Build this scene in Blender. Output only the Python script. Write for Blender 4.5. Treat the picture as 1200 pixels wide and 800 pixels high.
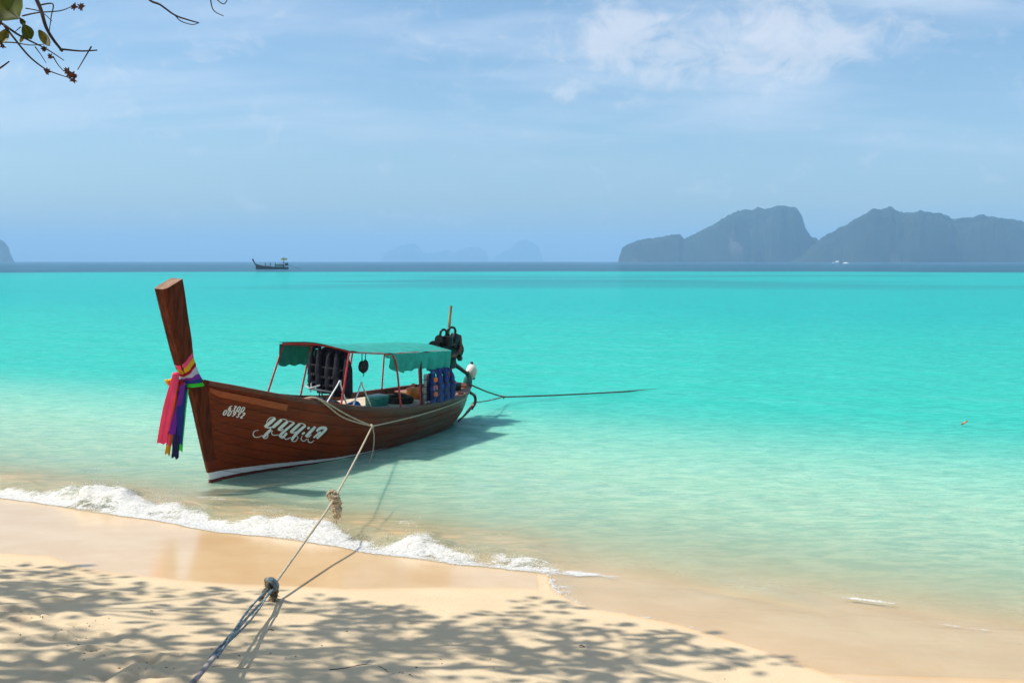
import bpy, bmesh, math, random
import numpy as np
from mathutils import Vector, Matrix
from mathutils.bvhtree import BVHTree
for o in list(bpy.data.objects): bpy.data.objects.remove(o)
sc = bpy.context.scene; COL = sc.collection
random.seed(7); RNG = np.random.default_rng(7)
rad = math.radians

# ---------------------------------------------------------------- camera
F = 1167.0; PITCH = math.atan(94 / F); H = 3.5
cam = bpy.data.cameras.new('camera'); camo = bpy.data.objects.new('camera', cam); COL.objects.link(camo)
cam.lens = 35.01; cam.sensor_width = 36.0; cam.clip_start = 0.05; cam.clip_end = 60000
camo.location = (0, 0, H); camo.rotation_euler = (math.pi / 2 - PITCH, 0, 0)
sc.camera = camo

# ---------------------------------------------------------------- light
SUN = Vector((0.69, 0.03, -1.0)).normalized()           # direction the light travels
ELEV = math.asin(-SUN.z)
sl = bpy.data.lights.new('sun', 'SUN'); so = bpy.data.objects.new('sun', sl); COL.objects.link(so)
sl.energy = 4.4; sl.angle = rad(0.55); sl.color = (1.0, 0.95, 0.86)
so.rotation_euler = SUN.to_track_quat('-Z', 'Y').to_euler(); so.location = (-20, 0, 30)

world = bpy.data.worlds.new('World'); sc.world = world; world.use_nodes = True
nt = world.node_tree; nt.nodes.clear()
def N(nt, t, **kw):
    n = nt.nodes.new(t)
    for k, v in kw.items(): setattr(n, k, v)
    return n
def val(nt, n, i, v):
    if hasattr(v, 'links') or isinstance(v, bpy.types.NodeSocket): nt.links.new(v, n.inputs[i])
    else: n.inputs[i].default_value = v
def M(nt, op, a, b=0.0, c=None, clamp=False):
    n = N(nt, 'ShaderNodeMath', operation=op, use_clamp=clamp); val(nt, n, 0, a); val(nt, n, 1, b)
    if c is not None: val(nt, n, 2, c)
    return n.outputs[0]
def MIX(nt, fac, a, b, mode='MIX'):
    n = N(nt, 'ShaderNodeMix', data_type='RGBA', blend_type=mode); val(nt, n, 0, fac)
    for i, v in ((6, a), (7, b)):
        if isinstance(v, tuple) and len(v) == 3: v = v + (1,)
        val(nt, n, i, v)
    return n.outputs[2]
def RAMP(nt, f, lo, hi, a=0.0, b=1.0):
    n = N(nt, 'ShaderNodeMapRange', interpolation_type='SMOOTHSTEP'); val(nt, n, 0, f); val(nt, n, 1, lo); val(nt, n, 2, hi); val(nt, n, 3, a); val(nt, n, 4, b)
    return n.outputs[0]
def NOISE(nt, vec, scale, detail=4, rough=0.55, dist=0.0):
    n = N(nt, 'ShaderNodeTexNoise'); n.inputs['Scale'].default_value = scale; n.inputs['Detail'].default_value = detail
    n.inputs['Roughness'].default_value = rough; n.inputs['Distortion'].default_value = dist
    if vec is not None: nt.links.new(vec, n.inputs['Vector'])
    return n.outputs[0]
def MAP(nt, vec, scale=(1, 1, 1), loc=(0, 0, 0), rot=(0, 0, 0)):
    n = N(nt, 'ShaderNodeMapping'); nt.links.new(vec, n.inputs[0]); n.inputs[1].default_value = loc; n.inputs[2].default_value = rot; n.inputs[3].default_value = scale
    return n.outputs[0]

sky = N(nt, 'ShaderNodeTexSky', sky_type='NISHITA', sun_disc=False, sun_elevation=ELEV, sun_rotation=rad(-90),
        altitude=0.0, air_density=1.0, dust_density=1.6, ozone_density=2.0)
tc = N(nt, 'ShaderNodeTexCoord'); sep = N(nt, 'ShaderNodeSeparateXYZ'); nt.links.new(tc.outputs['Generated'], sep.inputs[0])
up = M(nt, 'MAXIMUM', sep.outputs[2], 0.0)
den = M(nt, 'ADD', up, 0.14)
cv = N(nt, 'ShaderNodeCombineXYZ'); val(nt, cv, 0, M(nt, 'DIVIDE', sep.outputs[0], den)); val(nt, cv, 1, M(nt, 'DIVIDE', sep.outputs[1], den))
n1 = NOISE(nt, MAP(nt, cv.outputs[0], (0.8, 1.25, 1), (3.1, 0.4, 0)), 1.5, 8, 0.55, 0.25)
n2 = NOISE(nt, MAP(nt, cv.outputs[0], (0.45, 1.6, 1), (1.7, 5.2, 0)), 1.1, 5, 0.5, 0.4)
# cumulus bank seen over the islands: soft ellipse in direction space, broken up by noise
az = M(nt, 'DIVIDE', sep.outputs[0], M(nt, 'MAXIMUM', sep.outputs[1], 0.05))
el = sep.outputs[2]
def blob(a0, e0, ra, re, s):
    d = M(nt, 'ADD', M(nt, 'POWER', M(nt, 'DIVIDE', M(nt, 'SUBTRACT', az, a0), ra), 2.0), M(nt, 'POWER', M(nt, 'DIVIDE', M(nt, 'SUBTRACT', el, e0), re), 2.0))
    return M(nt, 'MULTIPLY', M(nt, 'EXPONENT', M(nt, 'MULTIPLY', d, -1.0)), s)
dirn = NOISE(nt, MAP(nt, tc.outputs['Generated'], (1, 1, 1.5), (2.3, 0, 1)), 21.0, 10, 0.66, 0.5)
bank = M(nt, 'ADD', M(nt, 'ADD', blob(0.10, 0.215, 0.05, 0.035, 1.0), blob(0.27, 0.205, 0.06, 0.035, 1.0)), M(nt, 'ADD', blob(0.20, 0.20, 0.22, 0.028, 0.7), blob(0.048, 0.162, 0.014, 0.008, 0.85)))
cum = RAMP(nt, M(nt, 'ADD', M(nt, 'MULTIPLY', dirn, 1.25), M(nt, 'MULTIPLY', bank, 0.33)), 0.66, 1.10)
front = RAMP(nt, sep.outputs[1], 0.1, 0.4)
cum = M(nt, 'MULTIPLY', cum, front)
hi_f = RAMP(nt, el, 0.04, 0.2)
wisp = M(nt, 'MULTIPLY', RAMP(nt, M(nt, 'ADD', M(nt, 'MULTIPLY', n1, 0.5), M(nt, 'MULTIPLY', n2, 0.5)), 0.42, 0.66), M(nt, 'MULTIPLY', hi_f, 0.56))
skyc = MIX(nt, 1.0, sky.outputs[0], (0.87, 0.99, 1.03), 'MULTIPLY')
c1 = MIX(nt, wisp, skyc, (5.6, 6.05, 6.8))
c2 = MIX(nt, M(nt, 'MULTIPLY', cum, 0.46), c1, (6.9, 6.6, 6.6))
bg = N(nt, 'ShaderNodeBackground'); nt.links.new(c2, bg.inputs[0]); bg.inputs[1].default_value = 0.116
wo = N(nt, 'ShaderNodeOutputWorld'); nt.links.new(bg.outputs[0], wo.inputs[0])

vs = sc.view_settings; vs.view_transform = 'Standard'; vs.look = 'None'; vs.exposure = 0.40; vs.gamma = 1.0; vs.use_curve_mapping = False
sc.cycles.use_denoising = True
sc.cycles.max_bounces = 7; sc.cycles.transparent_max_bounces = 16; sc.cycles.volume_bounces = 1
sc.cycles.diffuse_bounces = 2; sc.cycles.glossy_bounces = 2; sc.cycles.transmission_bounces = 4
sc.cycles.caustics_reflective = False; sc.cycles.caustics_refractive = False
sc.cycles.sample_clamp_indirect = 4.0

# ---------------------------------------------------------------- helpers
def ray(px, py):
    c = (px - 600) / F; v = (400 - py) / F
    return np.array([c, math.cos(PITCH) + v * math.sin(PITCH), -math.sin(PITCH) + v * math.cos(PITCH)])
CAMP = np.array([0, 0, H])
def onz(px, py, z):
    r = ray(px, py); return r * ((z - H) / r[2]) + CAMP
def ony(px, py, y):
    r = ray(px, py); return r * (y / r[1]) + CAMP

def hash2(ix, iy, seed):
    v = np.sin(ix * 127.1 + iy * 311.7 + seed * 74.7) * 43758.5453
    return v - np.floor(v)
def vnoise(x, y, seed=0):
    ix = np.floor(x); iy = np.floor(y); fx = x - ix; fy = y - iy
    ux = fx * fx * (3 - 2 * fx); uy = fy * fy * (3 - 2 * fy)
    a = hash2(ix, iy, seed); b = hash2(ix + 1, iy, seed); c = hash2(ix, iy + 1, seed); d = hash2(ix + 1, iy + 1, seed)
    return (a * (1 - ux) + b * ux) * (1 - uy) + (c * (1 - ux) + d * ux) * uy
def fbm(x, y, seed=0, octv=4, g=0.5):
    s = 0; a = 1; t = 0
    for i in range(octv):
        s = s + a * vnoise(x * 2 ** i + 13.7 * i, y * 2 ** i - 7.1 * i, seed + i); t += a; a *= g
    return s / t
def sstep(x, a, b):
    t = np.clip((x - a) / (b - a), 0, 1); return t * t * (3 - 2 * t)

class G:
    def __init__(s): s.v = []; s.f = []
    def add(s, vs, fs):
        n = len(s.v); s.v += [tuple(map(float, p)) for p in vs]; s.f += [tuple(i + n for i in f) for f in fs]; return s
    def box(s, c, d, rot=None, taper=1.0):
        pts = []
        for z in (-1, 1):
            k = taper if z > 0 else 1.0
            for x, y in ((-1, -1), (1, -1), (1, 1), (-1, 1)): pts.append(Vector((x * d[0] / 2 * k, y * d[1] / 2 * k, z * d[2] / 2)))
        if rot is not None: pts = [rot @ p for p in pts]
        c = Vector(c)
        return s.add([p + c for p in pts], [(0, 3, 2, 1), (4, 5, 6, 7), (0, 1, 5, 4), (1, 2, 6, 5), (2, 3, 7, 6), (3, 0, 4, 7)])
    def tube(s, pts, r, n=8, cap=True):
        pts = [Vector(p) for p in pts]; m = len(pts)
        rs = r if isinstance(r, (list, tuple)) else [r] * m
        d0 = (pts[1] - pts[0]).normalized()
        ref = Vector((0, 0, 1)) if abs(d0.z) < 0.9 else Vector((1, 0, 0))
        u = d0.cross(ref).normalized(); vs = []; fs = []
        for i in range(m):
            d = (pts[min(i + 1, m - 1)] - pts[max(i - 1, 0)])
            if d.length < 1e-9: d = d0
            d.normalize(); u = (u - d * u.dot(d)).normalized(); w = d.cross(u)
            for k in range(n):
                a = 2 * math.pi * k / n
                vs.append(pts[i] + (u * math.cos(a) + w * math.sin(a)) * rs[i])
        for i in range(m - 1):
            for k in range(n):
                k2 = (k + 1) % n
                fs.append((i * n + k, i * n + k2, (i + 1) * n + k2, (i + 1) * n + k))
        if cap:
            fs.append(tuple(range(n))[::-1]); fs.append(tuple((m - 1) * n + k for k in range(n)))
        return s.add(vs, fs)
    def lathe(s, prof, c=(0, 0, 0), n=16, axis=None):
        vs = []; fs = []; m = len(prof); R = Vector((0, 0, 1)).rotation_difference(Vector(axis).normalized()).to_matrix() if axis is not None else Matrix.Identity(3)
        c = Vector(c)
        for r, z in prof:
            for k in range(n):
                a = 2 * math.pi * k / n; vs.append(R @ Vector((r * math.cos(a), r * math.sin(a), z)) + c)
        for i in range(m - 1):
            for k in range(n):
                k2 = (k + 1) % n; fs.append((i * n + k, i * n + k2, (i + 1) * n + k2, (i + 1) * n + k))
        fs.append(tuple(range(n))[::-1]); fs.append(tuple((m - 1) * n + k for k in range(n)))
        return s.add(vs, fs)
    def torus(s, c, R, r, axis=(0, 0, 1), n=20, m=8):
        Q = Vector((0, 0, 1)).rotation_difference(Vector(axis).normalized()).to_matrix(); c = Vector(c); vs = []; fs = []
        for i in range(n):
            a = 2 * math.pi * i / n
            for k in range(m):
                b = 2 * math.pi * k / m
                vs.append(Q @ Vector(((R + r * math.cos(b)) * math.cos(a), (R + r * math.cos(b)) * math.sin(a), r * math.sin(b))) + c)
        for i in range(n):
            for k in range(m):
                fs.append((i * m + k, ((i + 1) % n) * m + k, ((i + 1) % n) * m + (k + 1) % m, i * m + (k + 1) % m))
        return s.add(vs, fs)
    def ball(s, c, r, n=12, m=8):
        r = r if isinstance(r, (tuple, list)) else (r, r, r)
        vs = []; fs = []
        for i in range(m + 1):
            t = math.pi * (0.02 + 0.96 * i / m)
            for k in range(n):
                a = 2 * math.pi * k / n
                vs.append((c[0] + r[0] * math.sin(t) * math.cos(a), c[1] + r[1] * math.sin(t) * math.sin(a), c[2] + r[2] * math.cos(t)))
        for i in range(m):
            for k in range(n): fs.append((i * n + k, (i + 1) * n + k, (i + 1) * n + (k + 1) % n, i * n + (k + 1) % n))
        fs.append(tuple(range(n))); fs.append(tuple(m * n + k for k in range(n))[::-1])
        return s.add(vs, fs)
    def sheet(s, rows, thick=0.0):
        """grid of points rows[i][j]; thick>0 gives a closed slab along the grid normals"""
        m = len(rows); n = len(rows[0]); P = np.array(rows, float)
        fs = [(i * n + j, i * n + j + 1, (i + 1) * n + j + 1, (i + 1) * n + j) for i in range(m - 1) for j in range(n - 1)]
        if thick == 0: return s.add(P.reshape(-1, 3), fs)
        du = np.gradient(P, axis=0); dv = np.gradient(P, axis=1); nn = np.cross(dv, du); nn /= np.maximum(np.linalg.norm(nn, axis=2, keepdims=True), 1e-9)
        Q = P - nn * thick; k = m * n
        fs2 = [tuple(i + k for i in f[::-1]) for f in fs]
        rim = [i for i in range(n)] + [i * n + n - 1 for i in range(1, m)] + [(m - 1) * n + j for j in range(n - 2, -1, -1)] + [i * n for i in range(m - 2, 0, -1)]
        side = [(rim[i], rim[i] + k, rim[(i + 1) % len(rim)] + k, rim[(i + 1) % len(rim)]) for i in range(len(rim))]
        return s.add(np.concatenate([P.reshape(-1, 3), Q.reshape(-1, 3)]), fs + fs2 + side)
    def build(s, name, mat, parent=None, smooth=True, bevel=0.0, angle=35):
        me = bpy.data.meshes.new(name); me.from_pydata(s.v, [], s.f); me.update()
        return link(name, me, mat, parent, smooth, bevel, angle)
def link(name, me, mat, parent=None, smooth=True, bevel=0.0, angle=35):
    if bevel > 0:
        bm = bmesh.new(); bm.from_mesh(me)
        es = [e for e in bm.edges if len(e.link_faces) == 2 and e.calc_face_angle(0) > rad(30)]
        bmesh.ops.bevel(bm, geom=es, offset=bevel, segments=2, affect='EDGES', profile=0.6)
        bm.to_mesh(me); bm.free()
    if smooth:
        me.polygons.foreach_set('use_smooth', [True] * len(me.polygons))
        try: me.set_sharp_from_angle(angle=rad(angle))
        except Exception: pass
    if mat: me.materials.append(mat)
    o = bpy.data.objects.new(name, me); COL.objects.link(o)
    if parent is not None: o.parent = parent
    return o
def tag(o, label, cat=None, group=None, kind=None):
    o['label'] = label
    if cat: o['category'] = cat
    if group: o['group'] = group
    if kind: o['kind'] = kind
    return o
def empty(name, label, cat, loc=(0, 0, 0), parent=None, group=None):
    o = bpy.data.objects.new(name, None); COL.objects.link(o); o.location = loc; o.empty_display_size = 0.2
    return tag(o, label, cat, group)
def copy_tree(o, parent=None):
    c = o.copy(); COL.objects.link(c); c.parent = parent
    for ch in list(o.children): copy_tree(ch, c)
    return c
def catmull(pts, k=8):
    P = [Vector(p) for p in pts]; out = []
    for i in range(len(P) - 1):
        p0 = P[max(i - 1, 0)]; p1 = P[i]; p2 = P[i + 1]; p3 = P[min(i + 2, len(P) - 1)]
        for j in range(k):
            t = j / k
            out.append(0.5 * ((2 * p1) + (p2 - p0) * t + (2 * p0 - 5 * p1 + 4 * p2 - p3) * t * t + (3 * p1 - p0 - 3 * p2 + p3) * t ** 3))
    out.append(P[-1]); return out

def mat(name, col, rough=0.6, var=0.18, scale=9.0, metal=0.0, bump=0.0, bscale=60.0, spec=0.4, stretch=(1, 1, 1), col2=None, coat=0.0, trans=0.0):
    m = bpy.data.materials.new(name); m.use_nodes = True; t = m.node_tree; p = t.nodes['Principled BSDF']
    tcn = N(t, 'ShaderNodeTexCoord'); v = MAP(t, tcn.outputs['Object'], stretch)
    f = NOISE(t, v, scale, 5, 0.6)
    c2 = col2 if col2 else tuple(max(0, c * (1 - 2 * var)) for c in col)
    c1 = col if col2 else tuple(min(1, c * (1 + var)) for c in col)
    t.links.new(MIX(t, RAMP(t, f, 0.3, 0.7), c1, c2), p.inputs['Base Color'])
    t.links.new(RAMP(t, f, 0.2, 0.8, max(0.02, rough - 0.08), min(1, rough + 0.1)), p.inputs['Roughness'])
    p.inputs['Metallic'].default_value = metal; p.inputs['Specular IOR Level'].default_value = spec
    p.inputs['Coat Weight'].default_value = coat; p.inputs['Coat Roughness'].default_value = 0.12
    if bump:
        b = N(t, 'ShaderNodeBump'); b.inputs['Strength'].default_value = bump; b.inputs['Distance'].default_value = 0.01
        t.links.new(NOISE(t, MAP(t, tcn.outputs['Object'], stretch), bscale, 6, 0.65), b.inputs['Height']); t.links.new(b.outputs[0], p.inputs['Normal'])
    if trans:
        d = N(t, 'ShaderNodeBsdfTranslucent'); d.inputs[0].default_value = tuple(col) + (1,)
        mx = N(t, 'ShaderNodeMixShader'); mx.inputs[0].default_value = trans
        out = t.nodes['Material Output']; t.links.new(p.outputs[0], mx.inputs[1]); t.links.new(d.outputs[0], mx.inputs[2]); t.links.new(mx.outputs[0], out.inputs[0])
    return m

# ---------------------------------------------------------------- beach
def prof(v): return np.interp(v, [-300, -130, -60, -25, -12, -6, -2, 0, 3, 6, 10.3, 20, 60], [-7.5, -6, -4.2, -2.3, -1.25, -0.60, -0.19, 0, 0.33, 0.82, 1.75, 2.3, 2.9])
def sand0(x, y): return prof(((11.2 - 0.44 * x) - y) * 0.915)
def onsand(px, py, dz=0.0):
    r = ray(px, py); lo, hi = 1.0, 60.0
    for _ in range(50):
        m = (lo + hi) / 2; p = r * m + CAMP
        if p[2] > sand0(p[0], p[1]) + dz: lo = m
        else: hi = m
    return r * lo + CAMP
ed = [onz(*p, 0.02) for p in ((0, 584), (60, 592), (130, 603), (180, 609), (250, 626), (300, 630), (360, 638), (430, 651), (500, 657), (560, 665), (640, 673))]
ed += [onsand(*p) for p in ((640, 690), (662, 700), (690, 712), (760, 724), (800, 733), (900, 764), (1000, 800), (1100, 843))]
exs = np.array([p[0] for p in ed]); eys = np.array([p[1] for p in ed])
for i in range(1, len(exs)):
    if exs[i] <= exs[i - 1]: exs[i] = exs[i - 1] + 0.03
exs = np.concatenate([[-60, -20], exs, [9, 60]]); eys = np.concatenate([[37.5, 20.0], eys, [4.5, -18]])
def y_edge(x):
    return np.interp(x, exs, eys) + 0.05 * (fbm(x * 3.0, x * 0 + 3.3, 5, 3) - 0.5) + 0.30 * (fbm(x * 1.3, x * 0 + 7.3, 6, 3) - 0.5) * sstep(-x, -0.2, 0.6)
wt = [onsand(*p) for p in ((-150, 642), (0, 648), (60, 651), (82, 660), (110, 668), (200, 679), (300, 686), (400, 690), (540, 689), (625, 690))]
wxs = np.array([p[0] for p in wt]); wys = np.array([p[1] for p in wt])
def y_wet(x):
    a = np.interp(x, wxs, wys, left=wys[0]) + np.where(x < wxs[0], (wxs[0] - x) * 0.44, 0)
    return np.where(x > 0.3, y_edge(x) - 0.03, a) + 0.10 * (fbm(x * 1.7, x * 0 + 1.3, 9, 3) - 0.5)

def grade(a, b, fine0, fine1, step, grow=1.25):
    xs = list(np.arange(fine0, fine1, step)); d = step; x = fine0
    left = []
    while x > a: d *= grow; x -= d; left.append(x)
    d = step; x = xs[-1]; right = []
    while x < b: d *= grow; x += d; right.append(x)
    return np.array(left[::-1] + xs + right)
def gridmesh(name, X, Y, Z, attrs, material):
    m, n = X.shape
    me = bpy.data.meshes.new(name)
    co = np.stack([X, Y, Z], -1).reshape(-1, 3)
    idx = np.arange(m * n).reshape(m, n)
    q = np.stack([idx[:-1, :-1], idx[:-1, 1:], idx[1:, 1:], idx[1:, :-1]], -1).reshape(-1, 4)
    me.vertices.add(len(co)); me.vertices.foreach_set('co', co.ravel().astype(np.float32))
    me.loops.add(q.size); me.loops.foreach_set('vertex_index', q.ravel().astype(np.int32))
    me.polygons.add(len(q)); me.polygons.foreach_set('loop_start', np.arange(0, q.size, 4).astype(np.int32))
    try: me.polygons.foreach_set('loop_total', np.full(len(q), 4, np.int32))
    except Exception: pass
    me.polygons.foreach_set('use_smooth', np.ones(len(q), bool))
    me.update(calc_edges=True); me.validate()
    for k, v in attrs.items():
        a = me.attributes.new(k, 'FLOAT', 'POINT'); a.data.foreach_set('value', v.ravel().astype(np.float32))
    me.materials.append(material)
    o = bpy.data.objects.new(name, me); COL.objects.link(o); return o

sm = bpy.data.materials.new('beach_sand'); sm.use_nodes = True; t = sm.node_tree; p = t.nodes['Principled BSDF']
at = N(t, 'ShaderNodeAttribute', attribute_name='wet'); wet = at.outputs['Fac']
geo = N(t, 'ShaderNodeNewGeometry'); pos = geo.outputs['Position']
g1 = NOISE(t, pos, 1.3, 5, 0.6); g2 = NOISE(t, pos, 220.0, 3, 0.7); g3 = NOISE(t, MAP(t, pos, (1, 2.2, 1), rot=(0, 0, 0.4)), 7.0, 5, 0.65)
dry = MIX(t, RAMP(t, g1, 0.3, 0.7), (0.61, 0.475, 0.305), (0.54, 0.405, 0.25))
dry = MIX(t, RAMP(t, g2, 0.25, 0.8), dry, (0.67, 0.53, 0.345))
dry = MIX(t, M(t, 'MULTIPLY', RAMP(t, g3, 0.56, 0.8), 0.35), dry, (0.44, 0.32, 0.19))
spk = NOISE(t, pos, 420.0, 1, 0.5)
dry = MIX(t, M(t, 'MULTIPLY', RAMP(t, spk, 0.70, 0.76), 0.5), dry, (0.16, 0.11, 0.07))
wc = MIX(t, RAMP(t, g1, 0.3, 0.7), (0.66, 0.455, 0.25), (0.60, 0.39, 0.195))
t.links.new(MIX(t, wet, dry, wc), p.inputs['Base Color'])
t.links.new(M(t, 'ADD', M(t, 'MULTIPLY', wet, -0.76), M(t, 'ADD', 0.90, M(t, 'MULTIPLY', g1, 0.05))), p.inputs['Roughness'])
t.links.new(M(t, 'ADD', 0.15, M(t, 'MULTIPLY', wet, 0.18)), p.inputs['Specular IOR Level'])
b = N(t, 'ShaderNodeBump'); b.inputs['Distance'].default_value = 0.012
t.links.new(M(t, 'MULTIPLY', M(t, 'SUBTRACT', 1.0, wet), 0.6), b.inputs['Strength'])
bh = M(t, 'ADD', M(t, 'MULTIPLY', NOISE(t, pos, 26.0, 6, 0.65), 1.0), M(t, 'MULTIPLY', NOISE(t, pos, 150.0, 3, 0.7), 0.35))
t.links.new(bh, b.inputs['Height']); t.links.new(b.outputs[0], p.inputs['Normal'])

gx = grade(-90, 320, -7.5, 5.5, 0.035, 1.13); gx = np.concatenate([[-320, -180, ], gx]); gx = np.unique(gx)
gy = grade(-45, 320, 5.2, 13.0, 0.032, 1.13)
SX, SY = np.meshgrid(gx, gy)
def sand_z(x, y):
    z = sand0(x, y)
    dryw = 1 - sstep(y, y_wet(x) - 0.6, y_wet(x) - 0.05)
    near = sstep(-y, -8.6, -6.0)
    z = z + dryw * (0.030 * (fbm(x * 1.1, y * 1.1, 21, 4) - 0.5) + (0.008 + 0.022 * near) * (fbm(x * 6, y * 6, 31, 4) - 0.5))
    for (px, py, r, d) in PITS:
        g = PITP[(px, py)]; rr = np.sqrt((x - g[0]) ** 2 + ((y - g[1])) ** 2) / r
        z = z + d * (np.exp(-rr ** 2 * 1.6) - 0.75 * np.exp(-((rr - 1.25) / 0.45) ** 2)) * (0.6 + 0.8 * fbm(x * 14, y * 14, 41, 3))
    return z
PITS = [(28, 728, .10, -.04), (75, 745, .09, .045), (105, 762, .08, -.03), (165, 785, .16, .05), (190, 795, .10, -.05), (175, 772, .09, -.035), (148, 750, .06, .02),
        (10, 715, .12, -.03), (60, 700, .14, .012), (330, 790, .10, .015), (455, 787, .12, -.014), (140, 792, .09, .05), (110, 720, .10, -.012), (250, 760, .12, .012), (35, 775, .10, .02), (90, 733, .07, -.022), (122, 742, .06, .02), (205, 768, .07, -.02), (15, 752, .09, -.025), (65, 790, .08, .025), (215, 788, .06, .02), (420, 772, .08, -.012), (520, 762, .09, -.012), (620, 782, .10, .012), (52, 722, .05, .02)]
PITP = {(q[0], q[1]): onsand(q[0], q[1]) for q in PITS}
SZ = sand_z(SX, SY)
wetv = sstep(SY, y_wet(SX) - 0.16, y_wet(SX) + 0.10)
sand = gridmesh('beach', SX, SY, SZ, {'wet': wetv}, sm); tag(sand, 'pale golden sand beach sloping into the sea', kind='structure')

# ---------------------------------------------------------------- sea
rows_py = np.concatenate([np.arange(840, 560, -0.85), np.arange(560, 330, -0.8), np.arange(330, 308, -0.5), np.arange(308, 306.32, -0.1)])
ry = F * H / (rows_py - 306.0) * 1.0
ry = np.append(ry, 12300.0)
kc = np.concatenate([[-3.0, -2.0, -1.4, -1.0, -0.85], np.linspace(-0.72, 0.72, 640), [0.85, 1.0, 1.4, 2.0, 3.0]])
WY, K = np.meshgrid(ry, kc, indexing='ij'); WX = K * np.minimum(WY, 6000) ; WX = np.where(np.abs(K) > 0.8, K * np.minimum(WY, 4100), WX)
sb = sand_z(WX, WY)
e = (WY - y_edge(WX)) * 0.9
dist = np.hypot(WX, WY)
from mathutils.kdtree import KDTree
_ex = np.arange(-16, 9, 0.02); _ey = y_edge(_ex); _px = []; _py = []
for i in range(len(_ex) - 1):
    n_ = max(1, int(abs(_ey[i + 1] - _ey[i]) / 0.03))
    for k_ in range(n_): _px.append(_ex[i] + (_ex[i + 1] - _ex[i]) * k_ / n_); _py.append(_ey[i] + (_ey[i + 1] - _ey[i]) * k_ / n_)
_kd = KDTree(len(_px))
for i in range(len(_px)): _kd.insert((_px[i], _py[i], 0), i)
_kd.balance()
for i, j in np.argwhere((np.abs(e) < 5.0) & (WY < 20) & (WX > -9.5) & (WX < 7.5)):
    e[i, j] = math.copysign(_kd.find((WX[i, j], WY[i, j], 0))[2], e[i, j])
amp = sstep(-sb, 0.02, 0.7)
th = 0.42
wv = (WX * math.sin(th) + WY * math.cos(th)); wu = WX * math.cos(th) - WY * math.sin(th)
wave = 0.045 * (fbm(wu * 0.45, wv * 1.1, 51, 4) - 0.5) + 0.022 * np.sin(wv * 2.1 + 2.2 * fbm(wu * 0.3, wv * 0.3, 55, 2) * 3) * fbm(wu * 0.25, wv * 0.4, 57, 2)
wave = wave * amp * sstep(-dist, -400, -60)
# breaking wave along the left part of the shore
brk = sstep(-WX, -1.05, 0.1)
ridge_h = (0.085 + 0.17 * sstep(fbm(WX * 0.75, WX * 0 + 0.5, 61, 3), 0.35, 0.75)) * brk
ec = 0.50 + 0.22 * (fbm(WX * 1.1, WX * 0, 63, 3) - 0.5)
ridge = ridge_h * np.where(e < ec, np.exp(-((e - ec) / 0.22) ** 2), np.exp(-((e - ec) / 0.62) ** 2)) * (0.7 + 0.6 * fbm(WX * 5, WY * 5, 65, 3))
rg2 = 0.05 * np.exp(-((e - 1.3 - 0.35 * np.sin(WX * 0.7)) / 0.35) ** 2) * sstep(WX, 1.2, 3.0)
zw = wave + ridge + rg2
film = sand_z(WX, WY) + 0.004 + 0.014 * np.clip(e, 0, 1.2)
zin = np.maximum(zw, np.where(e > 0, film, -9))
zz = np.where(e > 0, zin, np.minimum(sb - 0.05, zw))
zz = np.where(WY > 60, zw, zz)
depth = np.maximum(zz - sb, 0.0)
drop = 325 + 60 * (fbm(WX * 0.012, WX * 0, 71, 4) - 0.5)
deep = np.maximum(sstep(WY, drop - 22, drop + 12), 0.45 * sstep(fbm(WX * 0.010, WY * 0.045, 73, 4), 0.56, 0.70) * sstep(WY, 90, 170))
# foam: breaker band, swash line, little crest on the right, splash at the stern
fr = fbm(wu * 2.2, wv * 4.0, 81, 4)
wband = 0.34 + 0.66 * sstep(fbm(WX * 0.75, WX * 0 + 0.5, 61, 3), 0.25, 0.8)
foam = brk * (sstep(e, 0.0, 0.10) * (1 - sstep(e, wband * 0.75, wband * 1.5)))
foam = foam * (0.27 + 0.80 * fr)
lace = brk * sstep(e, 0.5, 0.9) * (1 - sstep(e, 1.4, 2.1)) * np.clip(fbm(wu * 1.5, wv * 3.5, 85, 4) * 2.4 - 0.95, 0, 1) * 0.38
lin = sstep(WX, 0.2, 0.4) * np.exp(-((e - 0.03) / 0.035) ** 2) * (0.42 * (1 - sstep(WX, 0.9, 2.2)) + 0.16) * (0.4 + fr)
curl = np.exp(-((WX - 0.75) / 0.7) ** 2) * np.exp(-((WY - (11.0 - 0.16 * WX) - 0.5 * (fbm(WX * 2.2, WX * 0 + 4, 66, 3) - 0.5)) / 0.15) ** 2) * (0.05 + 0.75 * fr)
pr = onz(1015, 700, 0.02); cr_e = (WY - pr[1]) + 0.42 * (WX - pr[0])
crest = np.exp(-(cr_e / 0.075) ** 2) * np.exp(-((WX - pr[0]) / 0.42) ** 2) * (0.30 + 0.8 * fr)
pr2 = onz(1130, 735, 0.02)
crest2 = np.exp(-(((WY - pr2[1]) + 0.42 * (WX - pr2[0])) / 0.05) ** 2) * np.exp(-((WX - pr2[0]) / 0.4) ** 2) * 0.6 * (0.2 + fr)
psp = onz(590, 483, 0); spl = np.exp(-((WX - psp[0]) / 0.5) ** 2 - ((WY - psp[1]) / 0.25) ** 2) * 0.6 * (0.2 + fr)
lines = sstep(WX, 0.9, 1.6) * sum(np.exp(-((e - o - 0.12 * fbm(WX * 0.9, WX * 0 + o, 90, 3)) / 0.018) ** 2) for o in (0.45, 0.8, 1.15)) * 0.22
foam = np.clip(np.maximum.reduce([foam, lace, lin, curl, crest, crest2, spl, lines]), 0, 1) * (e > -0.02)
murk = brk * np.exp(-((e - 0.9) / 0.75) ** 2) * (0.5 + fr * 0.7)

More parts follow.
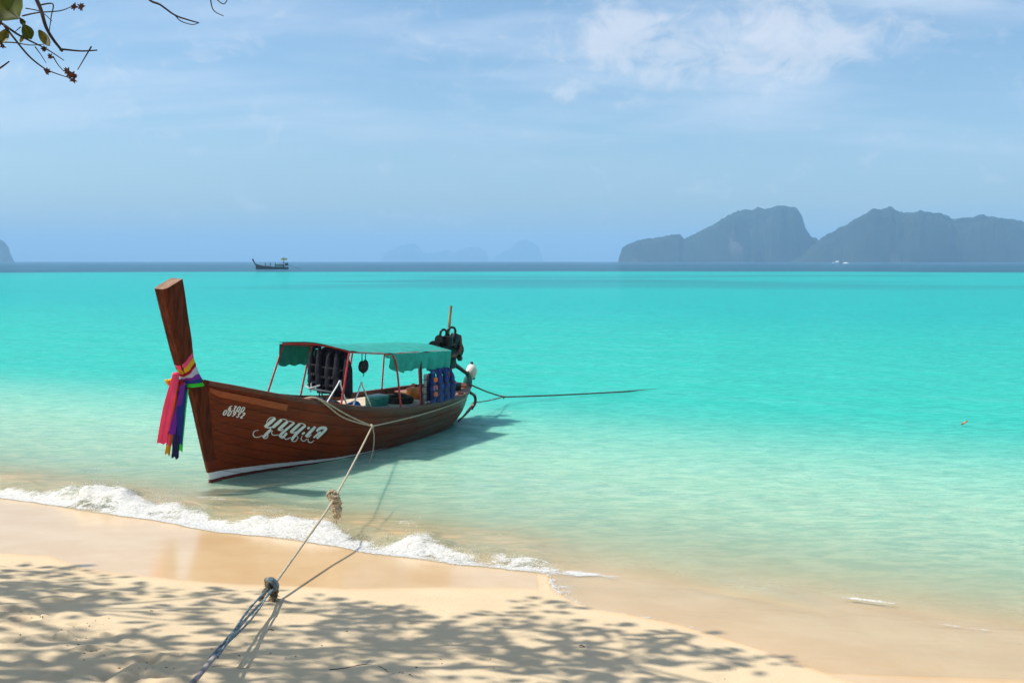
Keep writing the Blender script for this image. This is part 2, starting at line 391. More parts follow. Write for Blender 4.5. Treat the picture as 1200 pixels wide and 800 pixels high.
wm = bpy.data.materials.new('sea_water'); wm.use_nodes = True; t = wm.node_tree; t.nodes.clear()
geo = N(t, 'ShaderNodeNewGeometry'); pos = geo.outputs['Position']
def ATT(n): return N(t, 'ShaderNodeAttribute', attribute_name=n).outputs['Fac']
dep = ATT('depth'); dp = ATT('deep'); fo = ATT('foam'); mk = ATT('murk')
c_sh = (0.37, 0.60, 0.44); c_mid = (0.036, 0.425, 0.35); c_far = (0.020, 0.365, 0.345); c_deep = (0.035, 0.115, 0.175)
big = NOISE(t, MAP(t, pos, (0.6, 1.6, 1), rot=(0, 0, -0.1)), 0.05, 4, 0.6)
col = MIX(t, RAMP(t, dep, 0.12, 1.45), c_sh, c_mid)
col = MIX(t, RAMP(t, dep, 1.5, 4.5), col, c_far)
col = MIX(t, M(t, 'MULTIPLY', RAMP(t, big, 0.55, 0.75), M(t, 'MULTIPLY', RAMP(t, dep, 1.0, 3.0), 0.22)), col, (0.03, 0.33, 0.36))
stk = NOISE(t, MAP(t, pos, (0.12, 0.9, 1), rot=(0, 0, -0.08)), 0.35, 5, 0.65)
col = MIX(t, M(t, 'MULTIPLY', RAMP(t, stk, 0.5, 0.72), M(t, 'MULTIPLY', RAMP(t, dep, 0.6, 2.0), 0.30)), col, (0.025, 0.34, 0.33))
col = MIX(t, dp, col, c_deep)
col = MIX(t, M(t, 'MULTIPLY', mk, 0.85), col, (0.50, 0.36, 0.19))
alpha = M(t, 'SUBTRACT', 1.0, M(t, 'EXPONENT', M(t, 'MULTIPLY', dep, -3.6)))
alpha = M(t, 'MAXIMUM', alpha, M(t, 'MULTIPLY', mk, 0.7))
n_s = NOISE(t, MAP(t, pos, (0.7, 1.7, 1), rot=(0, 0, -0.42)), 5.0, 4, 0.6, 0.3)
n_m = NOISE(t, MAP(t, pos, (0.55, 1.6, 1), rot=(0, 0, -0.42)), 1.1, 4, 0.55, 0.3)
n_l = NOISE(t, MAP(t, pos, (0.5, 1.5, 1), rot=(0, 0, -0.2)), 0.16, 4, 0.6)
hgt = M(t, 'ADD', M(t, 'MULTIPLY', n_s, 0.07), M(t, 'ADD', M(t, 'MULTIPLY', n_m, 0.20), M(t, 'MULTIPLY', n_l, 0.6)))
bp = N(t, 'ShaderNodeBump'); bp.inputs['Strength'].default_value = 1.0; bp.inputs['Distance'].default_value = 1.0
calm = RAMP(t, dep, 0.02, 0.5, 0.12, 1.0)
t.links.new(M(t, 'MULTIPLY', hgt, calm), bp.inputs['Height'])
bp2 = N(t, 'ShaderNodeBump'); bp2.inputs['Strength'].default_value = 1.0; bp2.inputs['Distance'].default_value = 1.0
t.links.new(M(t, 'MULTIPLY', hgt, calm), bp2.inputs['Height'])
frn = N(t, 'ShaderNodeFresnel'); frn.inputs[0].default_value = 1.33; t.links.new(bp.outputs[0], frn.inputs[1])
ff = M(t, 'MULTIPLY', frn.outputs[0], 0.46)
dif = N(t, 'ShaderNodeSubsurfaceScattering', falloff='BURLEY'); n_f = NOISE(t, MAP(t, pos, (0.8, 2.0, 1), rot=(0, 0, -0.42)), 2.6, 3, 0.6, 0.5); rip_light = M(t, 'ADD', M(t, 'MULTIPLY', n_f, 0.65), M(t, 'MULTIPLY', n_s, 0.35)); colr = MIX(t, RAMP(t, rip_light, 0.38, 0.62), MIX(t, 1.0, col, (0.84, 0.89, 0.91), 'MULTIPLY'), MIX(t, 1.0, col, (1.22, 1.06, 1.05), 'MULTIPLY')); t.links.new(colr, dif.inputs['Color']); dif.inputs['Scale'].default_value = 1.0  # paler crests, darker troughs: ripple light and shade painted into the water colour
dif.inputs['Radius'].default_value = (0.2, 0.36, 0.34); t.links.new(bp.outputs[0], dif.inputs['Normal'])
tr = N(t, 'ShaderNodeBsdfTransparent')
tint = MIX(t, RAMP(t, dep, 0.0, 0.9), (0.99, 0.985, 0.97), (0.62, 0.90, 0.82)); t.links.new(tint, tr.inputs[0])
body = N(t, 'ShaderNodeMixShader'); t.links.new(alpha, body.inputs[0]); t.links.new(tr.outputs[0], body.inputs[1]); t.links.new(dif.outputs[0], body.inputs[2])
gl = N(t, 'ShaderNodeBsdfGlossy'); gl.inputs['Roughness'].default_value = 0.03; t.links.new(bp2.outputs[0], gl.inputs['Normal'])
surf = N(t, 'ShaderNodeMixShader'); t.links.new(ff, surf.inputs[0]); t.links.new(body.outputs[0], surf.inputs[1]); t.links.new(gl.outputs[0], surf.inputs[2])
fn = M(t, 'ADD', M(t, 'MULTIPLY', NOISE(t, MAP(t, pos, (0.6, 1.3, 1), rot=(0, 0, -0.4)), 9.0, 6, 0.72, 0.6), 0.7), M(t, 'MULTIPLY', NOISE(t, pos, 45.0, 3, 0.6), 0.3))
fm = RAMP(t, M(t, 'ADD', fo, M(t, 'MULTIPLY', M(t, 'SUBTRACT', fn, 0.5), 2.3)), 0.34, 0.66)
fm = M(t, 'MULTIPLY', fm, M(t, 'MULTIPLY', RAMP(t, fo, 0.03, 0.16), RAMP(t, NOISE(t, pos, 28.0, 4, 0.7), 0.2, 0.65, 0.35, 1.0)))
fd = N(t, 'ShaderNodeBsdfDiffuse'); fd.inputs[0].default_value = (0.66, 0.65, 0.63, 1)
fb = N(t, 'ShaderNodeBump'); fb.inputs['Strength'].default_value = 0.7; fb.inputs['Distance'].default_value = 0.07; t.links.new(fn, fb.inputs['Height']); t.links.new(fb.outputs[0], fd.inputs[2])
fin = N(t, 'ShaderNodeMixShader'); t.links.new(fm, fin.inputs[0]); t.links.new(surf.outputs[0], fin.inputs[1]); t.links.new(fd.outputs[0], fin.inputs[2])
mo = N(t, 'ShaderNodeOutputMaterial'); t.links.new(fin.outputs[0], mo.inputs[0])
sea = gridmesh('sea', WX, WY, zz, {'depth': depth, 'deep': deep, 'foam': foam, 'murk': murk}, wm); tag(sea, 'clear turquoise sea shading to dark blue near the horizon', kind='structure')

# frothy bubbles and spray thrown up along the breaker
def froth():
    sel = np.argwhere((foam > 0.40) & (WY < 17) & (brk > 0.3) & (np.abs(K) < 0.7))
    pick = sel[RNG.integers(0, len(sel), 4500)]
    ico = [(0, 0, 1)] + [(0.894 * math.cos(a), 0.894 * math.sin(a), 0.447) for a in [2 * math.pi * k / 5 for k in range(5)]] + \
          [(0.894 * math.cos(a), 0.894 * math.sin(a), -0.447) for a in [2 * math.pi * (k + .5) / 5 for k in range(5)]] + [(0, 0, -1)]
    ico = np.array(ico)
    fc = [(0, 1 + k, 1 + (k + 1) % 5) for k in range(5)] + [(1 + k, 6 + k, 1 + (k + 1) % 5) for k in range(5)] + [(1 + (k + 1) % 5, 6 + k, 6 + (k + 1) % 5) for k in range(5)] + [(6 + k, 11, 6 + (k + 1) % 5) for k in range(5)]
    fc = np.array(fc); V = []; T = []
    for n, (i, j) in enumerate(pick):
        s = abs(RNG.normal(0, 1)); spray = RNG.random() < 0.35
        r = RNG.uniform(0.002, 0.006) * (0.6 if spray else 1.0)
        hh = min(s, 2.2) * ridge_h[i, j] * (0.75 if spray else 0.16)
        c = np.array([WX[i, j] + RNG.normal(0, .025), WY[i, j] + RNG.normal(0, .025), zz[i, j] + hh + r * 0.1])
        V.append(ico * r * RNG.uniform(.7, 1.3, 3) + c); T.append(fc + 12 * n)
    for (px, py, hmax, wd) in ((190, 592, 0.30, 0.30), (165, 596, .2, .25), (318, 622, 0.28, 0.16), (345, 628, .2, .2), (540, 655, .14, .2), (430, 640, .16, .25), (230, 606, .18, .2), (385, 632, .18, .2)):
        b0 = onz(px, py, 0.05)
        for _ in range(260):
            a = RNG.random(); r = RNG.uniform(0.0015, 0.006) * (1.3 - a * 0.8)
            c = b0 + np.array([RNG.normal(0, wd * (0.45 + .3 * a)), RNG.normal(0, .12), a ** 1.4 * hmax])
            V.append(ico * r + c); T.append(fc + 12 * len(T))
    me = bpy.data.meshes.new('foam'); me.from_pydata(np.concatenate(V).tolist(), [], np.concatenate(T).tolist())
    o = link('foam', me, mat('foam_bubbles', (0.82, 0.82, 0.81), 0.5, 0.02), None, True, angle=180)
    tag(o, 'white frothy bubbles and spray of the wave breaking on the sand', 'foam', kind='stuff')
froth()

# ---------------------------------------------------------------- islands
im = bpy.data.materials.new('jungle_limestone'); im.use_nodes = True; t = im.node_tree; p = t.nodes['Principled BSDF']
geo = N(t, 'ShaderNodeNewGeometry'); pos = geo.outputs['Position']; sp = N(t, 'ShaderNodeSeparateXYZ'); t.links.new(geo.outputs['True Normal'], sp.inputs[0])
a = NOISE(t, pos, 0.012, 6, 0.65); bz = NOISE(t, MAP(t, pos, (1, 1, 0.35)), 0.008, 5, 0.6)
green = MIX(t, RAMP(t, a, 0.35, 0.65), (0.010, 0.018, 0.012), (0.022, 0.034, 0.020))
rock = MIX(t, RAMP(t, a, 0.4, 0.6), (0.11, 0.105, 0.10), (0.045, 0.045, 0.04))
cl = M(t, 'MULTIPLY', RAMP(t, sp.outputs[2], 0.75, 0.45), RAMP(t, bz, 0.52, 0.64))
t.links.new(MIX(t, cl, green, rock), p.inputs['Base Color']); p.inputs['Roughness'].default_value = 0.9; p.inputs['Specular IOR Level'].default_value = 0.1
def island(label, prof_px, D, depth_m, seed):
    px = np.array([q[0] for q in prof_px], float); py = np.array([q[1] for q in prof_px], float)
    pxx = np.linspace(px[0], px[-1], max(60, int((px[-1] - px[0]) * 1.9)))
    xw = (pxx - 600) / F * (D + 0.3 * depth_m)
    hh = np.clip((306.3 - np.interp(pxx, px, py) + 3.4 * (fbm(pxx * 0.13, pxx * 0 + 1, seed + 40, 5, 0.62) - 0.5)) / F * D, 0, None)
    nv = 46; vv = np.linspace(-1, 1, nv)
    X = np.repeat(xw[None, :], nv, 0); W = np.repeat(vv[:, None], len(xw), 1)
    dpt = depth_m * (0.35 + 0.65 * np.sqrt(np.clip(hh / hh.max(), 0, 1)))[None, :]
    off = depth_m * 0.25 * (fbm(xw * 0.004, xw * 0 + 2, seed, 3) - 0.5)[None, :]
    Y = D + 0.3 * depth_m + W * dpt + off
    sh = np.clip(1 - np.abs(W) ** 2.6, 0, 1) ** 0.8
    nz = fbm(X * 0.010, Y * 0.010, seed + 3, 5)
    X = (pxx[None, :] - 600) / F * Y
    Z = hh[None, :] * np.minimum(sh * (0.72 + 0.56 * nz) / 1.0, 1.0 + 0 * nz) + (fbm(X * .05, Y * .05, seed + 5, 3) - .5) * 16 * sh
    mx = Z.max(0); rt = np.where(mx > 1, hh / np.maximum(mx, 1), 1.0); k_ = 15; rt = np.convolve(np.pad(rt, k_ // 2, mode='edge'), np.ones(k_) / k_, 'valid')[:len(rt)]
    gul = np.abs(fbm(X * 0.006 + Z * 0.004, Y * 0.006 - Z * 0.006, seed + 9, 4) - 0.5)
    Z = Z * rt[None, :] - 1.5; Y = Y + (gul - 0.12) * 160 * sstep(Z, 2, 40)
    o = gridmesh('island', X, Y, Z, {}, im); tag(o, label, kind='structure'); o['category'] = 'island'; return o
ilx = [(724, 306), (725, 297), (728, 288), (740, 282), (752, 278), (770, 276), (795, 272), (800, 278), (815, 271), (835, 259), (860, 246), (885, 241), (894, 243), (905, 240), (918, 239), (930, 242), (936, 250), (940, 264), (947, 275), (955, 279), (965, 290), (975, 306)]
irx = [(925, 306), (945, 290), (956, 281), (965, 273), (985, 263), (1005, 252), (1020, 243), (1040, 239.5), (1055, 247), (1075, 246), (1082, 249), (1100, 248), (1115, 252), (1140, 250), (1165, 252), (1190, 257), (1215, 263), (1250, 258), (1290, 270), (1340, 285), (1380, 306)]
lf = [(-130, 306), (-100, 285), (-60, 274), (-30, 276), (-4, 278), (6, 280), (12, 287), (13, 292), (17, 299), (19, 306)]
f1 = [(446, 306), (452, 295), (470, 288), (480, 285), (490, 287), (496, 296), (512, 296), (524, 291), (532, 296), (545, 290), (560, 288), (570, 293), (574, 306)]
f2 = [(575, 306), (585, 298), (600, 290), (608, 282), (616, 281), (628, 286), (634, 295), (637, 306)]
i1 = island('steep jungle island with a notch and a sheer right cliff', ilx, 3300, 320, 3)
i2 = island('long jungle island with a rounded peak and pale cliffs', irx, 3000, 380, 8)
i3 = island('lone dark wooded headland with a steep stepped end', lf, 4300, 350, 14)
i4 = island('faint blue far island with several low humps', f1, 11300, 600, 21)
i5 = island('faint blue far island with one tall hump', f2, 11500, 500, 27)

# ---------------------------------------------------------------- haze
hm = bpy.data.materials.new('haze'); hm.use_nodes = True; t = hm.node_tree; t.nodes.clear()
pv = N(t, 'ShaderNodeVolumePrincipled'); pv.inputs['Color'].default_value = (0.375, 0.635, 0.90, 1); pv.inputs['Density'].default_value = 0.00021; pv.inputs['Anisotropy'].default_value = 0.0
mo = N(t, 'ShaderNodeOutputMaterial'); t.links.new(pv.outputs[0], mo.inputs[1])
g = G().box((0, 5900, 130), (27000, 13800, 290)); hz = g.build('haze', hm, None, False); tag(hz, 'thin blue sea haze between the shore and the islands', 'haze', kind='stuff')

# ---------------------------------------------------------------- materials for things
def wood_mat():
    m = bpy.data.materials.new('varnished_hull_wood'); m.use_nodes = True; t = m.node_tree; p = t.nodes['Principled BSDF']
    tcn = N(t, 'ShaderNodeTexCoord'); ob = tcn.outputs['Object']; sp = N(t, 'ShaderNodeSeparateXYZ'); t.links.new(ob, sp.inputs[0])
    oi = N(t, 'ShaderNodeObjectInfo')
    a = NOISE(t, MAP(t, ob, (1.2, 1.2, 14)), 3.0, 6, 0.65); b_ = NOISE(t, ob, 1.1, 4, 0.6); c = NOISE(t, MAP(t, ob, (0.6, 1, 6)), 22.0, 4, 0.7)
    base = MIX(t, RAMP(t, a, 0.3, 0.72), (0.190, 0.030, 0.006), (0.080, 0.013, 0.004))
    base = MIX(t, M(t, 'MULTIPLY', RAMP(t, b_, 0.45, 0.7), 0.55), base, (0.27, 0.040, 0.007))
    base = MIX(t, M(t, 'MULTIPLY', RAMP(t, c, 0.55, 0.75), 0.45), base, (0.03, 0.009, 0.004))
    base = MIX(t, M(t, 'MULTIPLY', oi.outputs['Random'], 0.22), base, (0.20, 0.036, 0.008))
    # greenish-grey sea reflection painted into the planking towards the stern
    sea_refl = M(t, 'MULTIPLY', RAMP(t, sp.outputs[0], 2.4, 4.6), RAMP(t, NOISE(t, MAP(t, ob, (1, 1, 3)), 2.0, 4, 0.6), 0.25, 0.65))
    base = MIX(t, M(t, 'MULTIPLY', sea_refl, 0.75), base, (0.088, 0.080, 0.050))
    # waterline stripe and antifouling
    top = M(t, 'SUBTRACT', 0.175, M(t, 'MULTIPLY', sp.outputs[0], 0.032)); bot = M(t, 'SUBTRACT', 0.06, M(t, 'MULTIPLY', sp.outputs[0], 0.002))
    wob = M(t, 'MULTIPLY', M(t, 'SUBTRACT', NOISE(t, ob, 9.0, 4, 0.6), 0.5), 0.018); z = M(t, 'ADD', sp.outputs[2], wob)
    chip = RAMP(t, NOISE(t, ob, 15.0, 5, 0.65), 0.66, 0.70)
    white = M(t, 'MULTIPLY', M(t, 'LESS_THAN', z, top), M(t, 'SUBTRACT', 1.0, M(t, 'MULTIPLY', chip, 0.75)))
    base = MIX(t, white, base, (0.74, 0.74, 0.72))
    base = MIX(t, M(t, 'LESS_THAN', z, bot), base, MIX(t, b_, (0.20, 0.028, 0.018), (0.09, 0.03, 0.022)))
    t.links.new(base, p.inputs['Base Color'])
    t.links.new(RAMP(t, a, 0.2, 0.8, 0.24, 0.42), p.inputs['Roughness']); p.inputs['Specular IOR Level'].default_value = 0.16
    bp = N(t, 'ShaderNodeBump'); bp.inputs['Strength'].default_value = 0.25; bp.inputs['Distance'].default_value = 0.006
    t.links.new(c, bp.inputs['Height']); t.links.new(bp.outputs[0], p.inputs['Normal'])
    return m
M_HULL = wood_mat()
M_STEM = mat('stem_wood', (0.130, 0.029, 0.009), 0.6, scale=2.5, stretch=(6, 6, 0.9), col2=(0.050, 0.010, 0.004), spec=0.08, bump=0.3, bscale=14)
M_STEMTOP = mat('stem_end_grain', (0.30, 0.17, 0.10), 0.7, scale=8, col2=(0.17, 0.09, 0.05), bump=0.3)
M_GUN = mat('gunwale_wood', (0.14, 0.036, 0.018), 0.45, scale=3.0, stretch=(1, 8, 8), col2=(0.065, 0.018, 0.010), bump=0.2, bscale=20)
M_TRIM = mat('orange_varnish', (0.36, 0.070, 0.012), 0.42, scale=3, stretch=(1, 6, 10), col2=(0.24, 0.045, 0.010))
M_INNER = mat('inner_wood', (0.30, 0.115, 0.075), 0.6, scale=3, stretch=(1, 6, 6), col2=(0.20, 0.075, 0.05))
M_DARKIN = mat('bilge_wood', (0.05, 0.02, 0.012), 0.8)
M_DECK = mat('deck_plank', (0.36, 0.19, 0.13), 0.6, scale=4, stretch=(1, 8, 1), col2=(0.24, 0.12, 0.08))
M_CREAM = mat('cream_plank', (0.66, 0.54, 0.40), 0.6, 0.08, scale=5, stretch=(1, 8, 1))
M_RED = mat('red_painted_steel', (0.50, 0.028, 0.035), 0.4, 0.15, scale=14)
M_STEEL = mat('galvanised_steel', (0.62, 0.62, 0.60), 0.35, 0.12, metal=0.6)
M_BLACK = mat('black_painted_steel', (0.018, 0.018, 0.020), 0.45, 0.3)
M_TARP = mat('green_tarpaulin', (0.008, 0.31, 0.24), 0.5, 0.12, scale=5, bump=0.2, bscale=8, trans=0.04)
M_NAVY = mat('navy_fabric', (0.007, 0.008, 0.017), 0.9, 0.3, bump=0.3)
M_BLUE = mat('blue_fabric', (0.022, 0.045, 0.20), 0.7, 0.3, bump=0.2)
M_ORANGE = mat('orange_fabric', (0.80, 0.15, 0.03), 0.7, 0.12)
M_BLACKF = mat('black_webbing', (0.012, 0.012, 0.014), 0.8, 0.2)
M_ENG = mat('oily_engine_iron', (0.010, 0.009, 0.009), 0.38, 0.4, scale=18, metal=0.3, bump=0.4)
M_ENG2 = mat('worn_engine_metal', (0.03, 0.028, 0.026), 0.4, 0.4, scale=22, metal=0.6)
M_RUST = mat('rusty_iron', (0.16, 0.07, 0.04), 0.75, 0.35, bump=0.4)
M_BAMBOO = mat('bamboo', (0.36, 0.21, 0.07), 0.5, 0.25, scale=4, stretch=(6, 6, 1))
M_ROPE = mat('tan_rope', (0.50, 0.42, 0.29), 0.85, 0.18, scale=40, bump=0.8, bscale=90)
M_ROPEB = mat('blue_grey_rope', (0.22, 0.28, 0.30), 0.85, 0.35, scale=30, bump=0.8, bscale=90)
M_ROPED = mat('mossy_rope', (0.20, 0.16, 0.085), 0.9, 0.45, scale=30, bump=1.0, bscale=70)
M_ROPEG = mat('dark_green_rope', (0.10, 0.12, 0.09), 0.85, 0.3, scale=30, bump=0.6, bscale=90)
M_WHITEL = mat('white_lettering', (0.74, 0.76, 0.73), 0.5, 0.06)
M_TEALL = mat('dark_letter_shadow', (0.010, 0.022, 0.020), 0.5, 0.1)
M_LEAF = mat('almond_leaf', (0.15, 0.19, 0.012), 0.45, 0.3, scale=6, trans=0.55)
M_LEAFY = mat('yellowing_leaf', (0.20, 0.17, 0.02), 0.5, 0.35, scale=14, trans=0.3)
M_BARK = mat('bark', (0.11, 0.085, 0.065), 0.9, 0.3, scale=7, stretch=(3, 3, 0.7), bump=0.8, bscale=16)
M_TWIG = mat('dark_twig', (0.045, 0.03, 0.022), 0.8, 0.3)
M_POD = mat('dry_seed_pod', (0.10, 0.035, 0.022), 0.8, 0.3)

# ---------------------------------------------------------------- longtail boat
BO = onz(245, 566, 0.0); HEEL = rad(3.0)
boat = empty('longtail_boat', 'varnished wooden longtail boat with green canopy grounded at the water edge', 'boat', BO)
boat.rotation_euler = (HEEL, 0, rad(61))
bpy.context.view_layer.update()
BM = Matrix.Translation(Vector(BO)) @ Matrix.Rotation(rad(61), 4, 'Z') @ Matrix.Rotation(HEEL, 4, 'X')
BMI = BM.inverted()
def L(s, q, z): return Vector((s, -q, z))              # s aft from the stem foot, q to the lettered side, z up
def W(s, q, z): return BM @ L(s, q, z)
def loc(px, py, q):
    o = BMI @ Vector(CAMP); d = BMI.to_3x3() @ Vector(ray(px, py)); tt = (-q - o.y) / d.y; pp = o + d * tt
    return Vector((pp.x, -q, pp.z))
bs = [-.22, .05, .3, .81, 1.44, 2.19, 3.1, 3.96, 4.8, 5.7, 6.3, 6.8, 7.15, 7.3]; bb = [.05, .20, .37, .60, .78, .90, .95, .95, .93, .86, .76, .60, .42, .30]
zs = [-.22, .26, .78, 1.4, 2.14, 3.05, 3.84, 4.72, 5.78, 6.54, 7.1, 7.35]; zg_ = [1.67, 1.55, 1.41, 1.25, 1.09, .92, .82, .77, .75, .76, .77, .78]
def smooth_tab(xs, ys):
    X = np.linspace(xs[0], xs[-1], 200); Y = np.interp(X, xs, ys)
    k = np.ones(13) / 13; Yp = np.pad(Y, 6, mode='reflect', reflect_type='odd'); Y = np.convolve(Yp, k, 'valid'); return X, Y
BX, BY = smooth_tab(bs, bb); ZX, ZY = smooth_tab(zs, zg_)
def hb(s): return float(np.interp(s, BX, BY))
def zg(s): return float(np.interp(s, ZX, ZY))
def zk(s): return float(np.interp(s, [-.3, 0, .25, .8, 1.8, 3, 5, 6.3, 7.0, 7.3], [.9, .02, -.06, -.16, -.28, -.34, -.32, -.20, -.02, .12]))
def hull(s, t, side, off=0.0):
    """t 0 keel .. 1 gunwale"""
    k = float(np.interp(s, [0, .4, 1.2, 2.4, 6.2, 7.3], [0, .12, .45, 1, 1, .75]))
    f = t * math.pi / 2
    qv = t ** 1.15; zv = t ** 1.0
    qu = math.sin(f) ** 0.85; zu = (1 - math.cos(f)) ** 0.92
    q = hb(s) * (qv * (1 - k) + qu * k); z = zk(s) + (zg(s) - zk(s)) * (zv * (1 - k) + zu * k)
    foot = float(np.interp(s, [-.22, 0.3], [1, 0]))
    s2 = s + (-0.16 * t ** 1.2 + 0.16) * foot * 0.9
    return (s2, max(q - off, 0.004) * side, z)
ST = np.concatenate([np.linspace(-.2, 1, 16), np.linspace(1.15, 7.3, 40)])
# inner shell, keel and bow/stern closures
rows = []
for s in ST:
    r = [L(*hull(s, tt, 1, 0.028)) for tt in np.linspace(0.99, 0.02, 12)] + [L(*hull(s, tt, -1, 0.028)) for tt in np.linspace(0.02, 0.99, 12)]
    rows.append(r)
hullp = G().sheet(rows).build('hull', M_INNER, boat)
NSTR = 10; tb = np.linspace(0.05, 1.0, NSTR + 1)
for side in (1, -1):
    for k in range(NSTR):
        rows = []; last = k == NSTR - 1
        lo = tb[k] + 0.003; hi_ = tb[k + 1] - 0.003
        ts = np.linspace(lo, hi_, 4)
        for s in ST:
            rows.append([L(*hull(s, tt, side, 0.004 if i in (0, 3) else 0.0)) for i, tt in enumerate(ts)])
        if side > 0: rows = [r[::-1] for r in rows]
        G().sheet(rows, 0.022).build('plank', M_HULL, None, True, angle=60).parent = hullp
        if k == 0 and side == 1: pass
G().tube([L(s, 0, zk(s) - 0.012) for s in np.linspace(0.02, 7.25, 40)], 0.045, 6).build('keel', M_HULL, hullp)
tr = [[L(*hull(7.3, tt, sd)) for sd in (1, 0.5, 0, -.5, -1)] for tt in np.linspace(1, 0.03, 9)]
G().sheet(tr, 0.03).build('transom', M_HULL, hullp)
for side in (1, -1):                                   # gunwale caps and rubbing strakes
    rows = []
    for s in np.linspace(-.16, 7.3, 70):
        z = zg(s); q = hb(s)
        rows.append([L(s, side * (q + .045), z - .055), L(s, side * (q + .05), z + .012), L(s, side * (q - .055), z + .022), L(s, side * (q - .06), z - .035)])
    rows = [r + [r[0]] for r in rows]
    if side > 0: rows = [r[::-1] for r in rows]
    G().sheet(rows).build('gunwale', M_GUN, hullp, True, angle=40)
    rows = []
    for s in np.linspace(-.14, 1.05, 24):
        h0 = 0.115; w = 0.05
        a, b_ = hull(s, 0.93, side), hull(s, 0.865, side)
        rows.append([L(a[0], a[1] + side * .004, a[2]), L(a[0], a[1] + side * .034, a[2] - .005), L(b_[0], b_[1] + side * .034, b_[2] + .005), L(b_[0], b_[1] + side * .004, b_[2])])
    rows = [r + [r[0]] for r in rows]
    if side > 0: rows = [r[::-1] for r in rows]
    g = G().sheet(rows); n0 = len(g.v); g.f.append((0, 1, 2, 3)); g.f.append((n0 - 5, n0 - 4, n0 - 3, n0 - 2)); g.build('rubbing_strake', M_TRIM, hullp, True, angle=40)
# stern cap following the round stern
G().tube([L(7.3 + 0.10 * math.cos(a), 0.33 * math.sin(a), 0.775) for a in np.linspace(-math.pi / 2, math.pi / 2, 12)], 0.05, 8).build('stern_cap', M_GUN, boat)
# stem post
fe = [(0.05, -.06), (-.02, .12), (-.22, .82), (-.39, 1.45), (-.53, 1.72), (-.68, 1.98), (-.87, 2.55), (-1.035, 3.10)]
be = [(.32, -.06), (.20, .12), (.06, .82), (-.13, 1.50), (-.30, 1.76), (-.43, 2.03), (-.545, 2.60), (-.70, 3.25)]
wd = [.022, .03, .055, .085, .095, .10, .11, .125]
fS = catmull([(p_[0], w_, p_[1]) for p_, w_ in zip(fe, wd)], 5); bS = catmull([(p_[0], w_, p_[1]) for p_, w_ in zip(be, wd)], 5)
rows = []
for a, b_ in zip(fS, bS):
    w = a.y; j = 0.006 * math.sin(a.z * 9)
    m_ = 0.16
    af = Vector((a.x * (1 - m_) + b_.x * m_, 0, a.z * (1 - m_) + b_.z * m_)); 
    rows.append([L(a.x, w * .72, a.z), L(af.x, w, af.z), L(b_.x + j, w * .95, b_.z), L(b_.x + j, -w * .95, b_.z), L(af.x, -w, af.z), L(a.x, -w * .72, a.z), L(a.x, w * .72, a.z)])
cut = next(i for i, r_ in enumerate(rows) if r_[0].z > .24)
stemo = G().sheet(rows[cut:]).build('stem_post', M_STEM, boat, True, angle=28)
G().sheet(rows[:cut + 1]).build('stem_foot', M_HULL, stemo, True, angle=28)
tp = rows[-1][:6]; cen = sum(tp, Vector()) / 6
g = G().add(list(tp) + [cen + Vector((0, 0, .012))], [(i, (i + 1) % 6, 6) for i in range(6)]); g.build('stem_top', M_STEMTOP, stemo, False)
# decks: fore deck, seating platform, stern deck (separate planks)
def deck(s0, s1, n, zf, qin, m, name, thick=.025, across=True):
    if across:
        for i in range(n):
            a = s0 + (s1 - s0) * i / n; b_ = s0 + (s1 - s0) * (i + 1) / n - .008
            qa = max(hb(a) - qin, .04); qb = max(hb(b_) - qin, .04); za, zb = zf(a), zf(b_)
            G().sheet([[L(a, qa, za), L(a, -qa, za)], [L(b_, qb, zb), L(b_, -qb, zb)]][::-1], thick).build(name, m, boat, False)
deck(.2, 1.55, 9, lambda s: zg(s) - .13, .06, M_DECK, 'deck_plank')
deck(5.95, 7.28, 9, lambda s: zg(s) - .045, .07, M_DECK, 'deck_plank')
def platz(s): return float(np.interp(s, [1.6, 2.4, 3.4, 5.2, 5.9], [.84, .78, .71, .655, .64]))
for j in range(9):
    q0 = -.80 + j * .16; G().sheet([[L(s, q0 + .15, platz(s)) for s in np.linspace(2.7, 5.6, 6)], [L(s, q0, platz(s)) for s in np.linspace(2.7, 5.6, 6)]][::-1], .025).build('platform_plank', M_CREAM, boat, False)
for s in (1.75, 2.35, 3.2, 4.2, 5.2, 5.8):
    rows = []
    for sd in (-1, 1): pass
    pts = [L(*hull(s, tt, -1, .045)) for tt in np.linspace(.98, .1, 9)] + [L(*hull(s, tt, 1, .045)) for tt in np.linspace(.1, .98, 9)]
    G().tube(pts, .028, 6).build('rib', M_INNER, hullp)
for s in (1.62, 2.6):
    G().box(L(s, 0, zg(s) - .09), (.16, 2 * hb(s) - .1, .03)).build('thwart', M_INNER, boat, False)
# canopy frame
def ztop(s, q): return float(np.interp(s, [2.45, 3.7, 5.65], [1.975, 1.83, 1.735])) + .07 * (1 - (q / .8) ** 2)
def post(a, b_, name='canopy_post', m=M_RED, r=.017): return G().tube([a, (a + b_) / 2, b_], r, 8).build(name, m, boat)
post(L(2.26, -.90, 1.05), L(2.52, -.77, 1.96)); post(L(2.14, .885, 1.08), L(2.46, .78, 1.97)); post(L(3.2, -.93, .9), L(3.3, -.79, 1.88))
G().tube(catmull([L(2.46, .78, 1.97), L(3.0, .79, 1.91), L(3.56, .80, 1.845), L(3.70, .82, 1.80), L(3.76, .85, 1.68), L(3.80, .88, 1.40), L(3.86, .93, .80)], 6), .018, 8).build('canopy_rail', M_RED, boat)
G().tube([L(2.52, -.77, 1.96), L(3.6, -.78, 1.84), L(5.65, -.77, 1.735)], .016, 8).build('canopy_rail', M_RED, boat)
G().tube([L(3.56, .80, 1.845), L(5.65, .77, 1.74)], .016, 8).build('canopy_rail', M_RED, boat)
